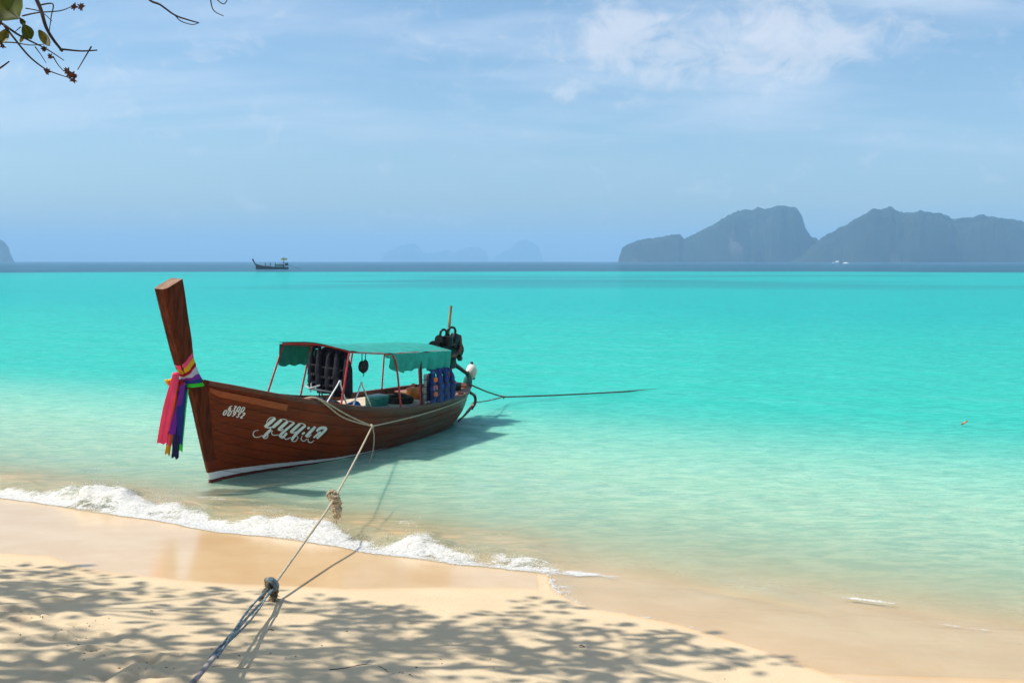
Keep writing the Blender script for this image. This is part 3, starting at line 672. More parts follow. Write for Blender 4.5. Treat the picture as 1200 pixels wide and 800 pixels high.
G().tube([L(2.5 + .01 * q, q, ztop(2.47, q) - .015) for q in np.linspace(-.77, .78, 9)], .018, 8).build('canopy_bow', M_RED, boat)
for s in (3.3, 4.55, 5.62): G().tube([L(s, q, ztop(s, q) - .015) for q in np.linspace(-.77, .78, 9)], .014, 8).build('canopy_bow', M_RED, boat)
post(L(4.55, .90, .78), L(4.58, .79, 1.78)); post(L(4.62, .89, .78), L(4.65, .78, 1.78), m=M_BLACK, r=.026); post(L(5.66, .84, .72), L(5.64, .78, 1.74), m=M_BLACK)
post(L(4.55, -.90, .78), L(4.58, -.78, 1.78)); post(L(5.66, -.84, .72), L(5.64, -.78, 1.74))
# tarpaulin: roof sheet with sag between bows, and scalloped valances
rows = []
for i, s in enumerate(np.linspace(2.42, 5.72, 40)):
    rows.append([L(s, q, ztop(s, q) + .020 - .016 * abs(math.sin((s - 2.47) * 2.7)) + .006 * math.sin(s * 11 + q * 7)) for q in np.linspace(.83, -.83, 18)])
roof = G().sheet(rows, .006).build('canopy_roof', M_TARP, boat)
def valance(pts, drop, scal, name, n=40, fold=.02, nd=6):
    pts = [Vector(p_) for p_ in pts]; rows = []
    for j in range(nd):
        rw = []
        for i in range(n + 1):
            u = i / n; x = u * (len(pts) - 1); k = min(int(x), len(pts) - 2); P0 = pts[k].lerp(pts[k + 1], x - k); tgt = (pts[-1] - pts[0]); nr = Vector((-tgt.y, tgt.x, 0)).normalized()
            dd = drop(u) - .045 * abs(math.sin(u * math.pi * scal))**2 * 0 + .035 * (abs(math.sin(u * math.pi * scal)) - .5)
            w = j / (nd - 1)
            rw.append(P0 + Vector((0, 0, -dd * w)) + nr * fold * w * math.sin(u * scal * math.pi * 2.3 + w) * (1 + .5 * math.sin(u * 31)))
        rows.append(rw)
    return G().sheet(rows, .004).build(name, M_TARP, roof)
valance([L(3.62, .82, 1.845), L(4.6, .83, 1.785), L(5.70, .82, 1.735)], lambda u: .27 + .16 * u + .05 * math.sin(u * 9), 7, 'side_valance', fold=.03)
valance([L(2.44, -.80, 1.965), L(3.45, -.81, 1.86)], lambda u: .40 - .05 * u, 3.5, 'side_valance', n=24, fold=.012)
valance([L(5.71, .82, 1.735), L(5.72, 0, 1.79), L(5.71, -.82, 1.735)], lambda u: .30, 8, 'rear_valance')
# grab rails, inverted V
for sa, sb_, sc_, zt in ((1.86, 2.14, 2.36, 1.49), (2.5, 2.75, 3.02, 1.40)):
    pa, pt, pb = L(sa, hb(sa) - .06, zg(sa) - .02), L(sb_, .84, zt), L(sc_, hb(sc_) - .06, zg(sc_) - .02)
    g = G().tube(catmull([pa, pa.lerp(pt, .8), pa.lerp(pt, .95) + Vector((0.01, 0, .02)), pt + Vector((.02, 0, .012)), pb.lerp(pt, .92) + Vector((.01, 0, .012)), pb.lerp(pt, .75), pb], 4), .014, 8)
    g.build('grab_rail', M_STEEL, boat)
# name and number on the bow, projected onto the planking
bmh = bmesh.new()
gv = [[bmh.verts.new(BM @ L(*hull(s, tt, 1))) for tt in np.linspace(.05, 1, 30)] for s in np.linspace(-.2, 3.2, 60)]
for i in range(59):
    for j in range(29): bmh.faces.new((gv[i][j], gv[i + 1][j], gv[i + 1][j + 1], gv[i][j + 1]))
bmh.normal_update(); bvh = BVHTree.FromBMesh(bmh); bmh.free()
def onhull(px, py):
    d = Vector(ray(px, py)).normalized(); h = bvh.ray_cast(Vector(CAMP), d); return h[0], h[1], d
def strokes(lst, name, m, lift):
    g = G()
    for pts, w in lst:
        pts = [Vector((a, b_, 0)) for a, b_ in pts]
        P = catmull(pts, 5) if len(pts) > 2 else [pts[0].lerp(pts[1], k / 5) for k in range(6)]
        rows = []
        for i, pp in enumerate(P):
            d = P[min(i + 1, len(P) - 1)] - P[max(i - 1, 0)]; nn = Vector((-d.y, d.x, 0)).normalized() if d.length > 1e-6 else Vector((0, 1, 0))
            ww = w * (0.75 + .25 * math.sin(math.pi * i / (len(P) - 1)))
            r = []
            for sg in (-.5, .5):
                h, nrm, dd = onhull(pp.x + nn.x * ww * sg, pp.y + nn.y * ww * sg)
                if h is None: break
                if nrm.dot(dd) > 0: nrm = -nrm
                r.append(BMI @ (h + nrm * lift))
            if len(r) == 2: rows.append(r)
        if len(rows) > 1: g.sheet(rows)
    o = g.build(name, m, hullp, False); return o
def zt(lst, ox, oy, k): return [([(ox + a / k, oy + b_ / k) for a, b_ in pts], w / k) for pts, w in lst]
big_ = [([(388, 112), (240, 236)], 50), ([(240, 238), (300, 246), (372, 232)], 20), ([(478, 132), (350, 244)], 48), ([(330, 268), (275, 320), (212, 384)], 42),
        ([(562, 158), (425, 278)], 46), ([(425, 278), (470, 285), (500, 262)], 16), ([(655, 178), (470, 335), (470, 372), (505, 372), (545, 318)], 40),
        ([(735, 190), (600, 312)], 44), ([(600, 312), (640, 318), (690, 300)], 16), ([(812, 214), (690, 322), (615, 420)], 42),
        ([(870, 240), (838, 262)], 32), ([(800, 312), (762, 340)], 28), ([(950, 232), (815, 372)], 44), ([(815, 372), (860, 372), (890, 340)], 16),
        ([(965, 298), (1010, 258), (1068, 248), (1092, 275), (970, 398)], 42), ([(1025, 300), (925, 388)], 30)]
thin = [([(385, 104), (325, 104), (280, 140), (262, 180)], 12), ([(150, 282), (95, 295), (75, 335), (95, 375), (150, 378), (205, 352)], 11), ([(215, 392), (258, 396), (284, 360), (270, 330)], 10),
        ([(350, 285), (335, 320), (360, 350), (440, 345)], 10), ([(480, 130), (520, 128), (560, 150)], 12), ([(570, 152), (610, 160), (655, 172)], 12), ([(540, 315), (552, 335), (530, 362)], 10), ([(510, 380), (540, 408), (612, 380)], 10),
        ([(615, 432), (670, 436), (705, 385), (690, 362)], 11), ([(765, 362), (750, 410), (790, 434), (835, 400)], 11), ([(850, 400), (850, 440), (890, 454), (930, 425)], 11), ([(735, 186), (770, 188), (812, 208)], 12)]
big_ = zt(big_, 290, 480, 12); thin = zt(thin, 290, 480, 12)
strokes([([(a + .7, b_ + .9) for a, b_ in p_], w * 1.12) for p_, w in big_], 'lettering_shadow', M_TEALL, .007)
strokes(big_ + [(p_, max(w, 1.0)) for p_, w in thin], 'lettering', M_WHITEL, .012)
DG = {'0': [[(.5, 1), (.12, .8), (.12, .2), (.5, 0), (.88, .2), (.88, .8), (.5, 1)]], '3': [[(.1, .9), (.5, 1), (.85, .8), (.45, .55), (.85, .25), (.5, 0), (.1, .1)]],
      '4': [[(.7, 0), (.7, 1), (.1, .35), (.95, .35)]], '6': [[(.85, .95), (.3, .75), (.12, .3), (.5, 0), (.85, .25), (.5, .52), (.15, .35)]],
      '9': [[(.2, .02), (.7, .25), (.88, .7), (.5, 1), (.15, .72), (.5, .45), (.88, .68)]], '2': [[(.12, .8), (.5, 1), (.85, .75), (.12, 0), (.9, 0)]]}
def digits(txt, x0, y0, x1, y1, h, wch):
    out = []
    for i, ch in enumerate(txt):
        u = i / (len(txt) - 1); cx = x0 + (x1 - x0) * u; cy = y0 + (y1 - y0) * u
        for st in DG[ch]: out.append(([(cx + (a - .5) * wch + (b_ - .5) * h * .55, cy - (b_ - .5) * h + (a - .5) * wch * .12) for a, b_ in st], 1.35))
    return out
strokes(digits('6300', 269.6, 477.6, 284.3, 479.4, 5.6, 3.2), 'registration_number', M_WHITEL, .009)
strokes(digits('00932', 263.6, 483.0, 284.5, 486.2, 5.6, 3.4), 'registration_number', M_WHITEL, .009)
# engine on its swivel post
eng = G().box(L(6.72, 0, 1.62), (.62, .34, .34)).build('engine', M_ENG, boat, True, .03)
G().box(L(6.70, .02, 1.84), (.5, .2, .12)).build('valve_cover', M_ENG2, eng, True, .03)
G().lathe([(.16, -.03), (.17, -.01), (.12, 0), (.17, .01), (.16, .03)], L(6.34, 0, 1.66), 18, (1, 0, 0)).build('pulley', M_ENG, eng)
G().lathe([(.09, -.03), (.10, 0), (.09, .03)], L(6.35, .1, 1.86), 14, (1, 0, 0)).build('pulley', M_ENG2, eng)
G().lathe([(.02, -.11), (.10, -.10), (.11, 0), (.10, .10), (.02, .11)], L(6.55, .2, 1.82), 16, (0, 0, 1)).build('air_filter', M_ENG, eng)
G().torus(L(6.48, .12, 1.98), .085, .025, (.3, 1, .1), 18, 8).build('hose', M_ENG, eng)
G().torus(L(6.86, .08, 1.99), .10, .027, (.5, 1, .2), 18, 8).build('hose', M_ENG, eng)
G().tube(catmull([L(6.4, .2, 1.55), L(6.7, .27, 1.50), L(7.0, .24, 1.62), L(7.1, .15, 1.9)], 5), .035, 8).build('exhaust_pipe', M_RUST, eng)
G().lathe([(.05, -.2), (.15, -.19), (.16, 0), (.19, .02), (.19, .2), (.1, .22)], L(7.0, .02, 1.60), 16, (1, 0, -.2)).build('gearbox', M_ENG, eng)
G().box(L(6.95, .12, 1.82), (.2, .16, .26), Matrix.Rotation(.3, 3, 'Y')).build('alternator', M_ENG, eng, True, .04)
for (a, b_, c, r) in ((6.45, .22, 1.62, .05), (6.62, .22, 1.52, .06), (6.8, .2, 1.7, .055), (7.05, .2, 1.42, .07), (6.3, .15, 1.5, .06)): G().lathe([(r * .6, -.05), (r, -.03), (r, .03), (r * .6, .05)], L(a, b_, c), 10, (.2, -1, .1)).build('fitting', M_ENG2, eng)
G().tube([L(6.98, 0, .72), L(6.98, 0, 1.46)], .055, 10).build('swivel_post', M_RED, boat)
G().box(L(6.98, 0, 1.30), (.22, .2, .26)).build('swivel_yoke', M_ENG, boat, True, .03)
G().box(L(6.9, .1, .80), (.3, .35, .16)).build('engine_mount', M_ENG2, boat, True, .02)
G().tube([L(7.1, 0, 1.36), L(7.18, 0, 1.24), L(7.85, -.02, .93), L(8.05, -.02, .84)], [.06, .05, .04, .035], 10).build('tail_shaft', M_ENG2, boat)
pole = catmull([L(6.84, .02, 1.30), L(6.86, .01, 1.95), L(6.93, 0, 2.54)], 6)
G().tube(pole, [.028 + (.004 if i % 4 == 0 else 0) for i in range(len(pole))], 8).build('tiller_pole', M_BAMBOO, boat)
# stern gear
G().tube(catmull([L(7.40, .30, .62), L(7.62, .28, .52), L(7.70, .25, .36), L(7.60, .22, .22)], 6), .035, 8).build('stern_hoop', M_GUN, boat)
G().sheet([[L(6.55, .62, .18), L(6.6, .5, .10)], [L(7.2, .42, .24), L(7.2, .3, .14)], [L(7.95, .1, .30), L(7.95, 0, .20)]], .03).build('step_board', M_RUST, boat, False)
rackm = G()
for zr in (.84, .98, 1.12, 1.26): rackm.tube([L(4.6, .90, zr), L(5.66, .83, zr - .03)], .007, 6)
for s in np.linspace(4.68, 5.6, 8): rackm.tube([L(s, .90 - (s - 4.6) * .066, .76), L(s, .87 - (s - 4.6) * .05, 1.34)], .006, 6)
rackm.build('wire_rack', M_BLACK, boat)
for s, z in ((6.35, .80), (1.56, 1.235)):
    q = hb(s) - .02; G().box(L(s, q, zg(s) + .03), (.22, .045, .035)).box(L(s, q, zg(s) + .01), (.08, .05, .04)).build('cleat', M_GUN, boat, True, .01)

# ---------------------------------------------------------------- things aboard
def thing(name, label, cat, pt, group=None, rotz=61.0):
    o = empty(name, label, cat, pt, group=group); o.rotation_euler = (HEEL, 0, rad(rotz)); return o
def jacket(label, pt, body, accent=None, group=None, yaw=0.0, h=.58, w=.34):
    """life jacket hung from its collar; local x across, z down from 0"""
    o = empty('life_jacket', label, 'life jacket', pt, group=group); o.rotation_euler = (0, 0, yaw)
    for sg in (-1, 1):
        rows = []
        for z in np.linspace(0, -h, 9):
            u = -z / h; hw = w * (.13 + .12 * sstep(u, .05, .45)); cx = sg * (w * .25 + .02); bul = .045 * (1 - abs(2 * u - 1) ** 4) * (1 + .25 * math.sin(u * 18)) + .012
            rows.append([(cx + hw * math.cos(a), -.02 + bul * math.sin(a) * 1.1, z - .02) for a in np.linspace(0, 2 * math.pi, 13)])
        G().sheet(rows).build('front_panel', body if (accent is None or sg < 0) else body, o)
    rows = []
    for z in np.linspace(.03, -h * .95, 9):
        u = (.03 - z) / h; hw = w * (.30 + .2 * sstep(u, .05, .4))
        rows.append([(hw * math.cos(a), .07 + .028 * math.sin(a), z) for a in np.linspace(0, 2 * math.pi, 15)])
    G().sheet(rows).build('back_panel', body, o)
    G().tube(catmull([(-w * .27, -.02, -.03), (-w * .22, .03, .06), (0, .075, .075), (w * .22, .03, .06), (w * .27, -.02, -.03)], 5), .03, 8).build('collar', body, o)
    for z in (-h * .35, -h * .6, -h * .82):
        G().box((0, -.065, z), (w * .98, .012, .028)).build('strap', M_BLACKF, o)
    for sg in (-1, 1):
        G().box((sg * .03, -.075, -h * .6), (.04, .02, .045)).build('buckle', M_BLACK, o)
    if accent:
        for z in (-h * .16, -h * .46, -h * .70):
            G().box((-w * .27, -.072, z), (w * .36, .02, h * .17), ).build('orange_panel', accent, o, True, .008)
    return o
def yaw_to(v): return math.atan2(v.y, v.x) + math.pi / 2
YF = yaw_to(BM.to_3x3() @ Vector((-1, 0, 0))); YN = yaw_to(BM.to_3x3() @ Vector((0, -1, 0)))
jl = ['navy life jacket hanging nearest the middle of the canopy front edge', 'navy life jacket hanging second from the middle along the canopy front', 'navy life jacket hanging third from the middle along the canopy front', 'navy life jacket hanging beside the canopy post at the front']
for i, q in enumerate((.00, .20, .40, .58)):
    jacket(jl[i], W(2.50 + .02 * (i % 2), q, 1.90 - .01 * i), M_NAVY, None, 'navy life jackets under the canopy', YF + (-.15, .1, -.05, .2)[i], .66 + .04 * (i % 2), .32)
for i, q in enumerate((-.02, .24)):
    jacket(['navy life jacket hanging deeper under the canopy, half hidden by others', 'navy life jacket hanging deeper under the canopy behind the front row'][i], W(2.85, q, 1.86), M_NAVY, None, 'navy life jackets under the canopy', YF + .1 * i, .74, .36)
jacket('blue life jacket with orange panels tied to the stern rack', W(4.98, .93, 1.33), M_BLUE, M_ORANGE, 'life jackets on the stern rack', YN, .52, .34)
jacket('blue life jacket on the stern rack beside the orange panelled one', W(5.26, .915, 1.33), M_BLUE, None, 'life jackets on the stern rack', YN + .05, .54, .32)
jacket('blue life jacket at the end of the stern rack by the post', W(5.52, .90, 1.32), M_BLUE, None, 'life jackets on the stern rack', YN - .05, .52, .30)
o = thing('hanging_cloth', 'pale grey cloth hanging behind the wire rack', 'cloth', W(4.72, .84, 1.36))
G().sheet([[Vector((u * .34, .01 * math.sin(u * 14 + w), -w * .52)) for u in np.linspace(0, 1, 14)] for w in np.linspace(0, 1, 6)], .005).build('cloth_sheet', mat('grey_cloth', (0.42, 0.38, 0.36), .8), o)
o = thing('hanging_bag', 'small black drawstring bag hanging by two straps from the canopy rail', 'bag', W(2.86, .79, 1.925))
for dx in (-.055, .06): G().tube([(dx, 0, .0), (dx * .9, 0, -.1), (dx * .6 + .01, 0, -.2)], .008, 6).build('strap', M_BLACKF, o)
G().ball((-.045, 0, -.24), (.085, .05, .105), 12, 8).ball((.05, 0, -.235), (.08, .05, .11), 12, 8).lathe([(.015, -.37), (.05, -.34), (.09, -.29), (.07, -.22)], (0, 0, 0), 12).build('pouch', M_BLACKF, o)
G().tube([(.01, 0, -.35), (.02, 0, -.40), (.01, .01, -.43)], .008, 6).build('drawstring', M_BLACKF, o)
def boxthing(name, label, cat, s, q, size, m, lidm, z=None, handle=True):
    o = thing(name, label, cat, W(s, q, (z if z is not None else platz(s)) + .002))
    G().box((0, 0, size[2] * .4), (size[0] * .94, size[1] * .94, size[2] * .8), None, 1.05).build('body', m, o, True, .015)
    G().box((0, 0, size[2] * .9), (size[0], size[1], size[2] * .2)).build('lid', lidm, o, True, .012)
    if handle: G().tube(catmull([(-size[0] * .3, -size[1] * .53, size[2] * .6), (0, -size[1] * .60, size[2] * .5), (size[0] * .3, -size[1] * .53, size[2] * .6)], 5), .008, 6).build('handle', lidm, o)
    return o
M_COOL = mat('green_plastic', (0.03, 0.30, 0.22), .35, .1); M_COOL2 = mat('pale_green_plastic', (0.10, 0.46, 0.36), .35, .1)
boxthing('cooler_box', 'green plastic cooler box on the pale deck planks', 'cooler', 4.30, .05, (.42, .28, .22), M_COOL, M_COOL2)
o = thing('tyre_fender', 'black tyre fender lying flat on the deck beside the cooler', 'tyre', W(5.0, .02, platz(5.0) + .07))
G().torus((0, 0, 0), .27, .075, n=28, m=10).build('tyre_ring', mat('tyre_rubber', (.02, .02, .02), .8, .3, bump=.4), o); G().torus((0, 0, .0), .27, .078, n=28, m=4).tube([(.2, .2, .06), (.28, .3, .02)], .01).build('rope_lashing', M_ROPED, o)
o = thing('jerrycan', 'orange plastic jerrycan standing near the stern rack', 'jerrycan', W(5.62, -.02, platz(5.62) + .002))
MJ = mat('orange_plastic', (.78, .22, .02), .4, .1)
G().box((0, 0, .13), (.26, .16, .26)).build('body', MJ, o, True, .03); G().tube(catmull([(-.08, 0, .25), (-.05, 0, .32), (.05, 0, .32), (.08, 0, .25)], 4), .014).build('handle', MJ, o); G().lathe([(.03, .25), (.03, .30), (.02, .31)], (.1, 0, 0), 10).build('cap', M_BLACK, o)
o = thing('water_jug', 'blue plastic water jug lying on the deck below the grab rail', 'jug', W(3.12, .38, platz(3.12) + .12))
G().lathe([(.04, -.22), (.10, -.20), (.12, -.14), (.115, -.05), (.12, .05), (.12, .12), (.05, .19), (.04, .24)], (0, 0, 0), 16, (1, .3, 0)).build('body', mat('blue_plastic', (.02, .12, .40), .18, .1), o)
G().lathe([(.045, 0), (.045, .035), (.03, .04)], Vector((1, .3, 0)).normalized() * .235, 12, (1, .3, 0)).build('cap', mat('white_plastic', (.75, .76, .78), .3, .05), o)
o = thing('duffel_bag', 'black duffel bag lying under the hanging life jackets', 'bag', W(2.42, .30, platz(2.42) + .17))
G().lathe([(.05, -.38), (.15, -.34), (.17, -.15), (.165, .1), (.15, .33), (.05, .38)], (0, 0, 0), 14, (.3, 1, 0)).build('body', M_NAVY, o); G().tube(catmull([(-.1, -.1, .12), (-.1, 0, .26), (0, .12, .26), (.02, .15, .12)], 5), .012).build('handle', M_BLACKF, o)
o = thing('anchor', 'grey steel anchor lying across the foredeck edge', 'anchor', W(2.34, .42, 1.20))
pa = BMI @ Vector(W(2.34, .42, 1.20)); a0 = loc(362, 455, .3) - pa; a1 = loc(403, 462, .5) - pa
G().tube([a0, a1], .016, 8).build('shank', M_STEEL, o)
for dz in (-.13, .13): G().tube(catmull([a0, a0 + Vector((.03, dz * .7, .03)), a0 + Vector((.14, dz, .06))], 4), [.016] * 8 + [.006], 8).build('fluke', M_STEEL, o)
G().tube([a0 + Vector((.05, 0, -.07)), a0 + Vector((.06, 0, .09))], .013, 8).build('stock', M_STEEL, o); G().torus(a1 - Vector((-.02, .0, .05)), .055, .010, (0, 1, 0), 14, 6).build('ring', M_STEEL, o)
o = thing('buoy_float', 'white rounded buoy hanging off the stern', 'buoy', W(7.90, 0, 1.02))
G().ball((0, 0, 0), (.125, .125, .17), 16, 12).build('float_body', mat('white_buoy', (.78, .76, .70), .35, .06, scale=3, col2=(.62, .50, .36)), o); G().lathe([(.03, .16), (.035, .20), (.02, .22)], (0, 0, 0), 10).build('eye', M_BLACK, o)
o = thing('green_float', 'dark green oval float below the white buoy at the stern', 'float', W(7.76, 0, .78))
G().ball((0, 0, 0), (.11, .10, .19), 14, 10).build('float_body', mat('green_float', (.02, .10, .07), .4, .25), o); G().tube([(0, 0, .17), (.0, 0, .26)], .012).build('cord', M_ROPED, o)

# ---------------------------------------------------------------- prow ribbons
o = empty('ribbon_sash', 'bright striped cloth ribbons knotted round the tall prow', 'ribbons', W(-.45, 0, 1.75)); o.rotation_euler = (HEEL, 0, rad(61))
OC = BMI @ Vector(W(-.45, 0, 1.75))
cols = {'pink': (.95, .10, .22), 'yellow': (.85, .50, .02), 'red': (.42, .01, .03), 'white': (.70, .66, .78), 'purple': (.26, .03, .42), 'blue': (.03, .05, .32), 'green': (.06, .72, .06), 'dark': (.035, .02, .10), 'orange': (.80, .18, .01)}
MR = {k: mat(k + '_satin', v, .5, .06, scale=4, trans=.35, bump=.15, bscale=9, spec=.2) for k, v in cols.items()}
def wrapband(name, m, zf, zb, hgt, ex):
    """loop round the stem: zf height at front edge, zb at back edge"""
    rows = []
    for j in range(4):
        rw = []
        for a in np.linspace(0, 2 * math.pi, 33):
            ca, sa = math.cos(a), math.sin(a)           # ca=1 back, ca=-1 front
            z = (zf + zb) / 2 + (zb - zf) / 2 * ca - hgt * (j / 3 - .5)
            f_ = float(np.interp(z, [p_[1] for p_ in fe], [p_[0] for p_ in fe])); b2 = float(np.interp(z, [p_[1] for p_ in be], [p_[0] for p_ in be])); w = float(np.interp(z, [p_[1] for p_ in fe], wd))
            cx = (f_ + b2) / 2; hx = (b2 - f_) / 2 + ex; hw = w + ex
            k = (abs(ca) ** 3.2 + abs(sa) ** 3.2) ** (-1 / 3.2)
            bulge = .006 * math.sin(j / 3 * math.pi) + .004 * math.sin(a * 5 + zf * 9)
            rw.append(L(cx + (hx + bulge) * ca * k, (hw + bulge) * sa * k, z) - OC)
        rows.append(rw)
    G().sheet(rows, .004).build(name, m, o)
wrapband('pink_band', MR['pink'], 1.90, 2.13, .07, .012); wrapband('yellow_band', MR['yellow'], 1.83, 2.05, .08, .014); wrapband('red_band', MR['red'], 1.78, 1.98, .05, .016)
wrapband('white_band', MR['white'], 1.76, 1.86, .13, .012); wrapband('purple_band', MR['purple'], 1.70, 1.76, .10, .014); wrapband('blue_band', MR['blue'], 1.68, 1.70, .06, .017); wrapband('green_band', MR['green'], 1.62, 1.62, .06, .014)
KN = loc(206, 440, .0); 
def lump(c, r, m, seed):
    q = random.Random(seed); g = G()
    for k_ in range(4):
        ax = Vector((q.gauss(0, 1), q.gauss(0, 1), q.gauss(0, 1))); g.torus(c - OC + Vector((q.gauss(0, .012), q.gauss(0, .012), q.gauss(0, .012))), r * .62, r * .34, ax, 14, 6)
    g.build('knot', m, o)
lump(KN, .058, MR['pink'], 1); lump(loc(199, 447, -.05), .055, MR['yellow'], 2); lump(loc(212, 447, .05), .042, MR['red'], 3)
def tail(name, m, top, bot, w0, w1, dq, ph, bow=-.8):
    """hanging ribbon from pixel top to pixel bottom in front of the stem"""
    rows = []
    for j in range(15):
        u = j / 14; px = top[0] + (bot[0] - top[0]) * u + 1.0 * math.sin(u * 3 + ph) * u + bow * math.sin(u * math.pi); py = top[1] + (bot[1] - top[1]) * u
        q = dq + .03 * math.sin(u * 4 + ph)
        w = w0 + (w1 - w0) * u
        rw = []
        for k in range(13):
            c = k / 12 - .5; pt = loc(px + c * w, py + c * 2.0 + (1.6 * math.sin(k * 2.3 + ph) * u if j == 14 else 0), q)
            pt = pt + Vector((-(.012 + .028 * min(1, w / 14)) * math.sin(c * (6 + w * .5) + ph + u * 2.5) - .02, 0, 0)); rw.append(pt - OC)
        rows.append(rw)
    G().sheet(rows, .003).build(name, m, o)
tail('pink_tail', MR['pink'], (207, 442), (193.5, 519), 6, 14, .02, .3, -2.4); tail('orange_tail', MR['orange'], (209, 444), (200, 521), 5, 7, -.02, 1.1); tail('yellow_tail', MR['yellow'], (211, 446), (199, 532), 5, 6, -.06, 2.0)
tail('white_tail', MR['white'], (213, 446), (201.5, 521), 6, 7, -.03, .8); tail('purple_tail', MR['purple'], (215, 448), (203, 508), 6, 9, .03, 1.7, .6); tail('dark_tail', MR['dark'], (217, 450), (207, 536), 8, 7, .00, 2.6); tail('blue_tail', MR['blue'], (216, 450), (211, 520), 8, 8, -.01, .2); tail('green_tail', MR['green'], (219.5, 455), (214, 528), 3, 4, -.03, 1.3)

# ---------------------------------------------------------------- ropes
def strand(pts, r, twist=9, n=2, off=.6, k=10):
    """laid rope: n strands twisted round the path"""
    P = catmull(pts, k); gs = G(); L_ = [0]
    for i in range(1, len(P)): L_.append(L_[-1] + (P[i] - P[i - 1]).length)
    for s_ in range(n):
        out = []
        for i, p_ in enumerate(P):
            d = (P[min(i + 1, len(P) - 1)] - P[max(i - 1, 0)]).normalized(); u = d.cross(Vector((0, 0, 1))).normalized(); w = u.cross(d)
            a = L_[i] * twist + 2 * math.pi * s_ / n; out.append(p_ + (u * math.cos(a) + w * math.sin(a)) * r * off)
        gs.tube(out, r * .62, 6)
    return gs
KA = Vector(onsand(320, 690, .0)); KA = Vector(onsand(319, 703, 0.0)); gz = KA.z
KA = Vector(ony(318, 689, KA.y)); 
BR = W(2.62, 1.2, .69)
CL = Vector(ony(391, 585, 12.2))
ma = empty('mooring_rope', 'taut tan mooring rope running from the sand to the boat side', 'rope', KA)
def rel(o, P): return [Vector(p_) - Vector(o.location) for p_ in P]
G().tube(rel(ma, catmull([KA, KA.lerp(CL, .5) - Vector((0, 0, .01)), CL, CL.lerp(BR, .5) - Vector((0, 0, .02)), BR], 10)), .014, 8).build('main_line', M_ROPE, ma)
ex1 = W(1.56, .85, 1.27); ex2 = W(1.60, .84, 1.26)
G().tube(rel(ma, catmull([W(1.5, .55, 1.22), ex1, ex1.lerp(BR, .45) - Vector((0, 0, .10)), BR], 8)), .013, 8).build('bow_bridle', M_ROPE, ma)
G().tube(rel(ma, catmull([W(1.6, .55, 1.20), ex2, ex2.lerp(BR, .5) - Vector((0, 0, .025)), BR], 8)), .013, 8).build('bow_bridle', M_ROPE, ma)
G().tube(rel(ma, catmull([BR, BR.lerp(W(6.3, .80, .66), .5) - Vector((0, 0, .05)), W(6.3, .80, .66), W(6.38, .76, .79)], 10)), .012, 8).build('stern_bridle', M_ROPE, ma)
G().tube(rel(ma, catmull([BR, Vector(loc_w) if False else W(2.66, 1.22, .5), W(2.62, 1.22, .2), W(2.40, 1.25, -.05), W(2.25, 1.28, -.2)], 8)), .011, 8).build('loose_end', M_ROPE, ma)
G().torus(BR - KA, .03, .02, (1, .3, .5), 12, 6).build('splice', M_ROPE, ma)
def clump(name, pts, r, m, par, org, lumps, seed):
    rr = random.Random(seed); P = catmull(pts, 8); g = G(); O_ = Vector(org)
    for s_ in range(lumps * 3):
        a = rr.random() * 6.28; out = []; k0 = rr.uniform(.25, .95); tw = rr.choice((-1, 1)) * rr.uniform(.25, .6); lo_ = rr.randint(0, 3); hi2 = len(P) - rr.randint(0, 4)
        for i in range(lo_, hi2):
            aa = a + i * tw; rad_ = r * k0 * (1 + .25 * math.sin(i * 1.7 + a)); fl = 1 - .45 * abs(2 * i / (len(P) - 1) - 1) ** 3
            out.append(P[i] - O_ + Vector((math.cos(aa) * rad_ * fl, math.sin(aa) * rad_ * .8 * fl, math.sin(aa * 1.3) * rad_ * .35)))
        g.tube(out, r * rr.uniform(.17, .27), 6)
    for _ in range(lumps * 26):
        c = rr.choice(P) - O_; d = Vector((rr.gauss(0, 1), rr.gauss(0, 1), rr.gauss(-.3, .8))).normalized(); g.tube([c + d * r * .5, c + d * r * 1.05, c + d * r * rr.uniform(1.15, 1.55) + Vector((0, 0, -r * .2))], [r * .06, r * .05, r * .015], 4)
    return g.build(name, m, par)
cb = empty('rope_bundle', 'thick bundle of spare tan rope knotted halfway along the mooring line', 'rope bundle', CL)
clump('coil', [CL + Vector((-.03, 0, .085)), CL + Vector((.01, 0, .03)), CL + Vector((.03, 0, -.08)), CL + Vector((.035, 0, -.24))], .062, M_ROPE, cb, CL, 6, 3)
clump('loop', [CL + Vector((-.055 * math.cos(a_) - .02, -.012, .06 + .055 * math.sin(a_))) for a_ in np.linspace(0, 6.0, 7)], .032, M_ROPE, cb, CL, 3, 12)
# shore end: doubled blue-grey rope, knot with mossy coils
SB = Vector(onsand(228, 797, .20)); STK = Vector((SB.x + (SB.x - KA.x) * .95, SB.y + (SB.y - KA.y) * .95, 0)); STK.z = sand_z(np.array(STK.x), np.array(STK.y)).item() + .22
sh = empty('shore_rope', 'doubled blue grey rope stretched low above the sand', 'rope', SB)
JN = SB.lerp(KA, .18)
G().tube(rel(sh, [STK, SB, JN]), .017, 8).build('single_line', mat('pinkish_grey_rope', (.34, .29, .28), .85, .25, bump=.6, bscale=90), sh)
strand(rel(sh, [JN, JN.lerp(KA, .5) + Vector((-.02, 0, .0)), KA]), .017, 1.1, 2, 1.3).build('doubled_line', M_ROPEB, sh)
strand(rel(sh, [JN, JN.lerp(KA, .5) + Vector((.015, 0, -.012)), KA + Vector((0, 0, -.02))]), .013, 1.7, 2, 1.2).build('doubled_line', M_ROPEB, sh)
kn = empty('rope_knot', 'dark mossy rope knot with hanging ends resting on the sand', 'rope knot', KA)
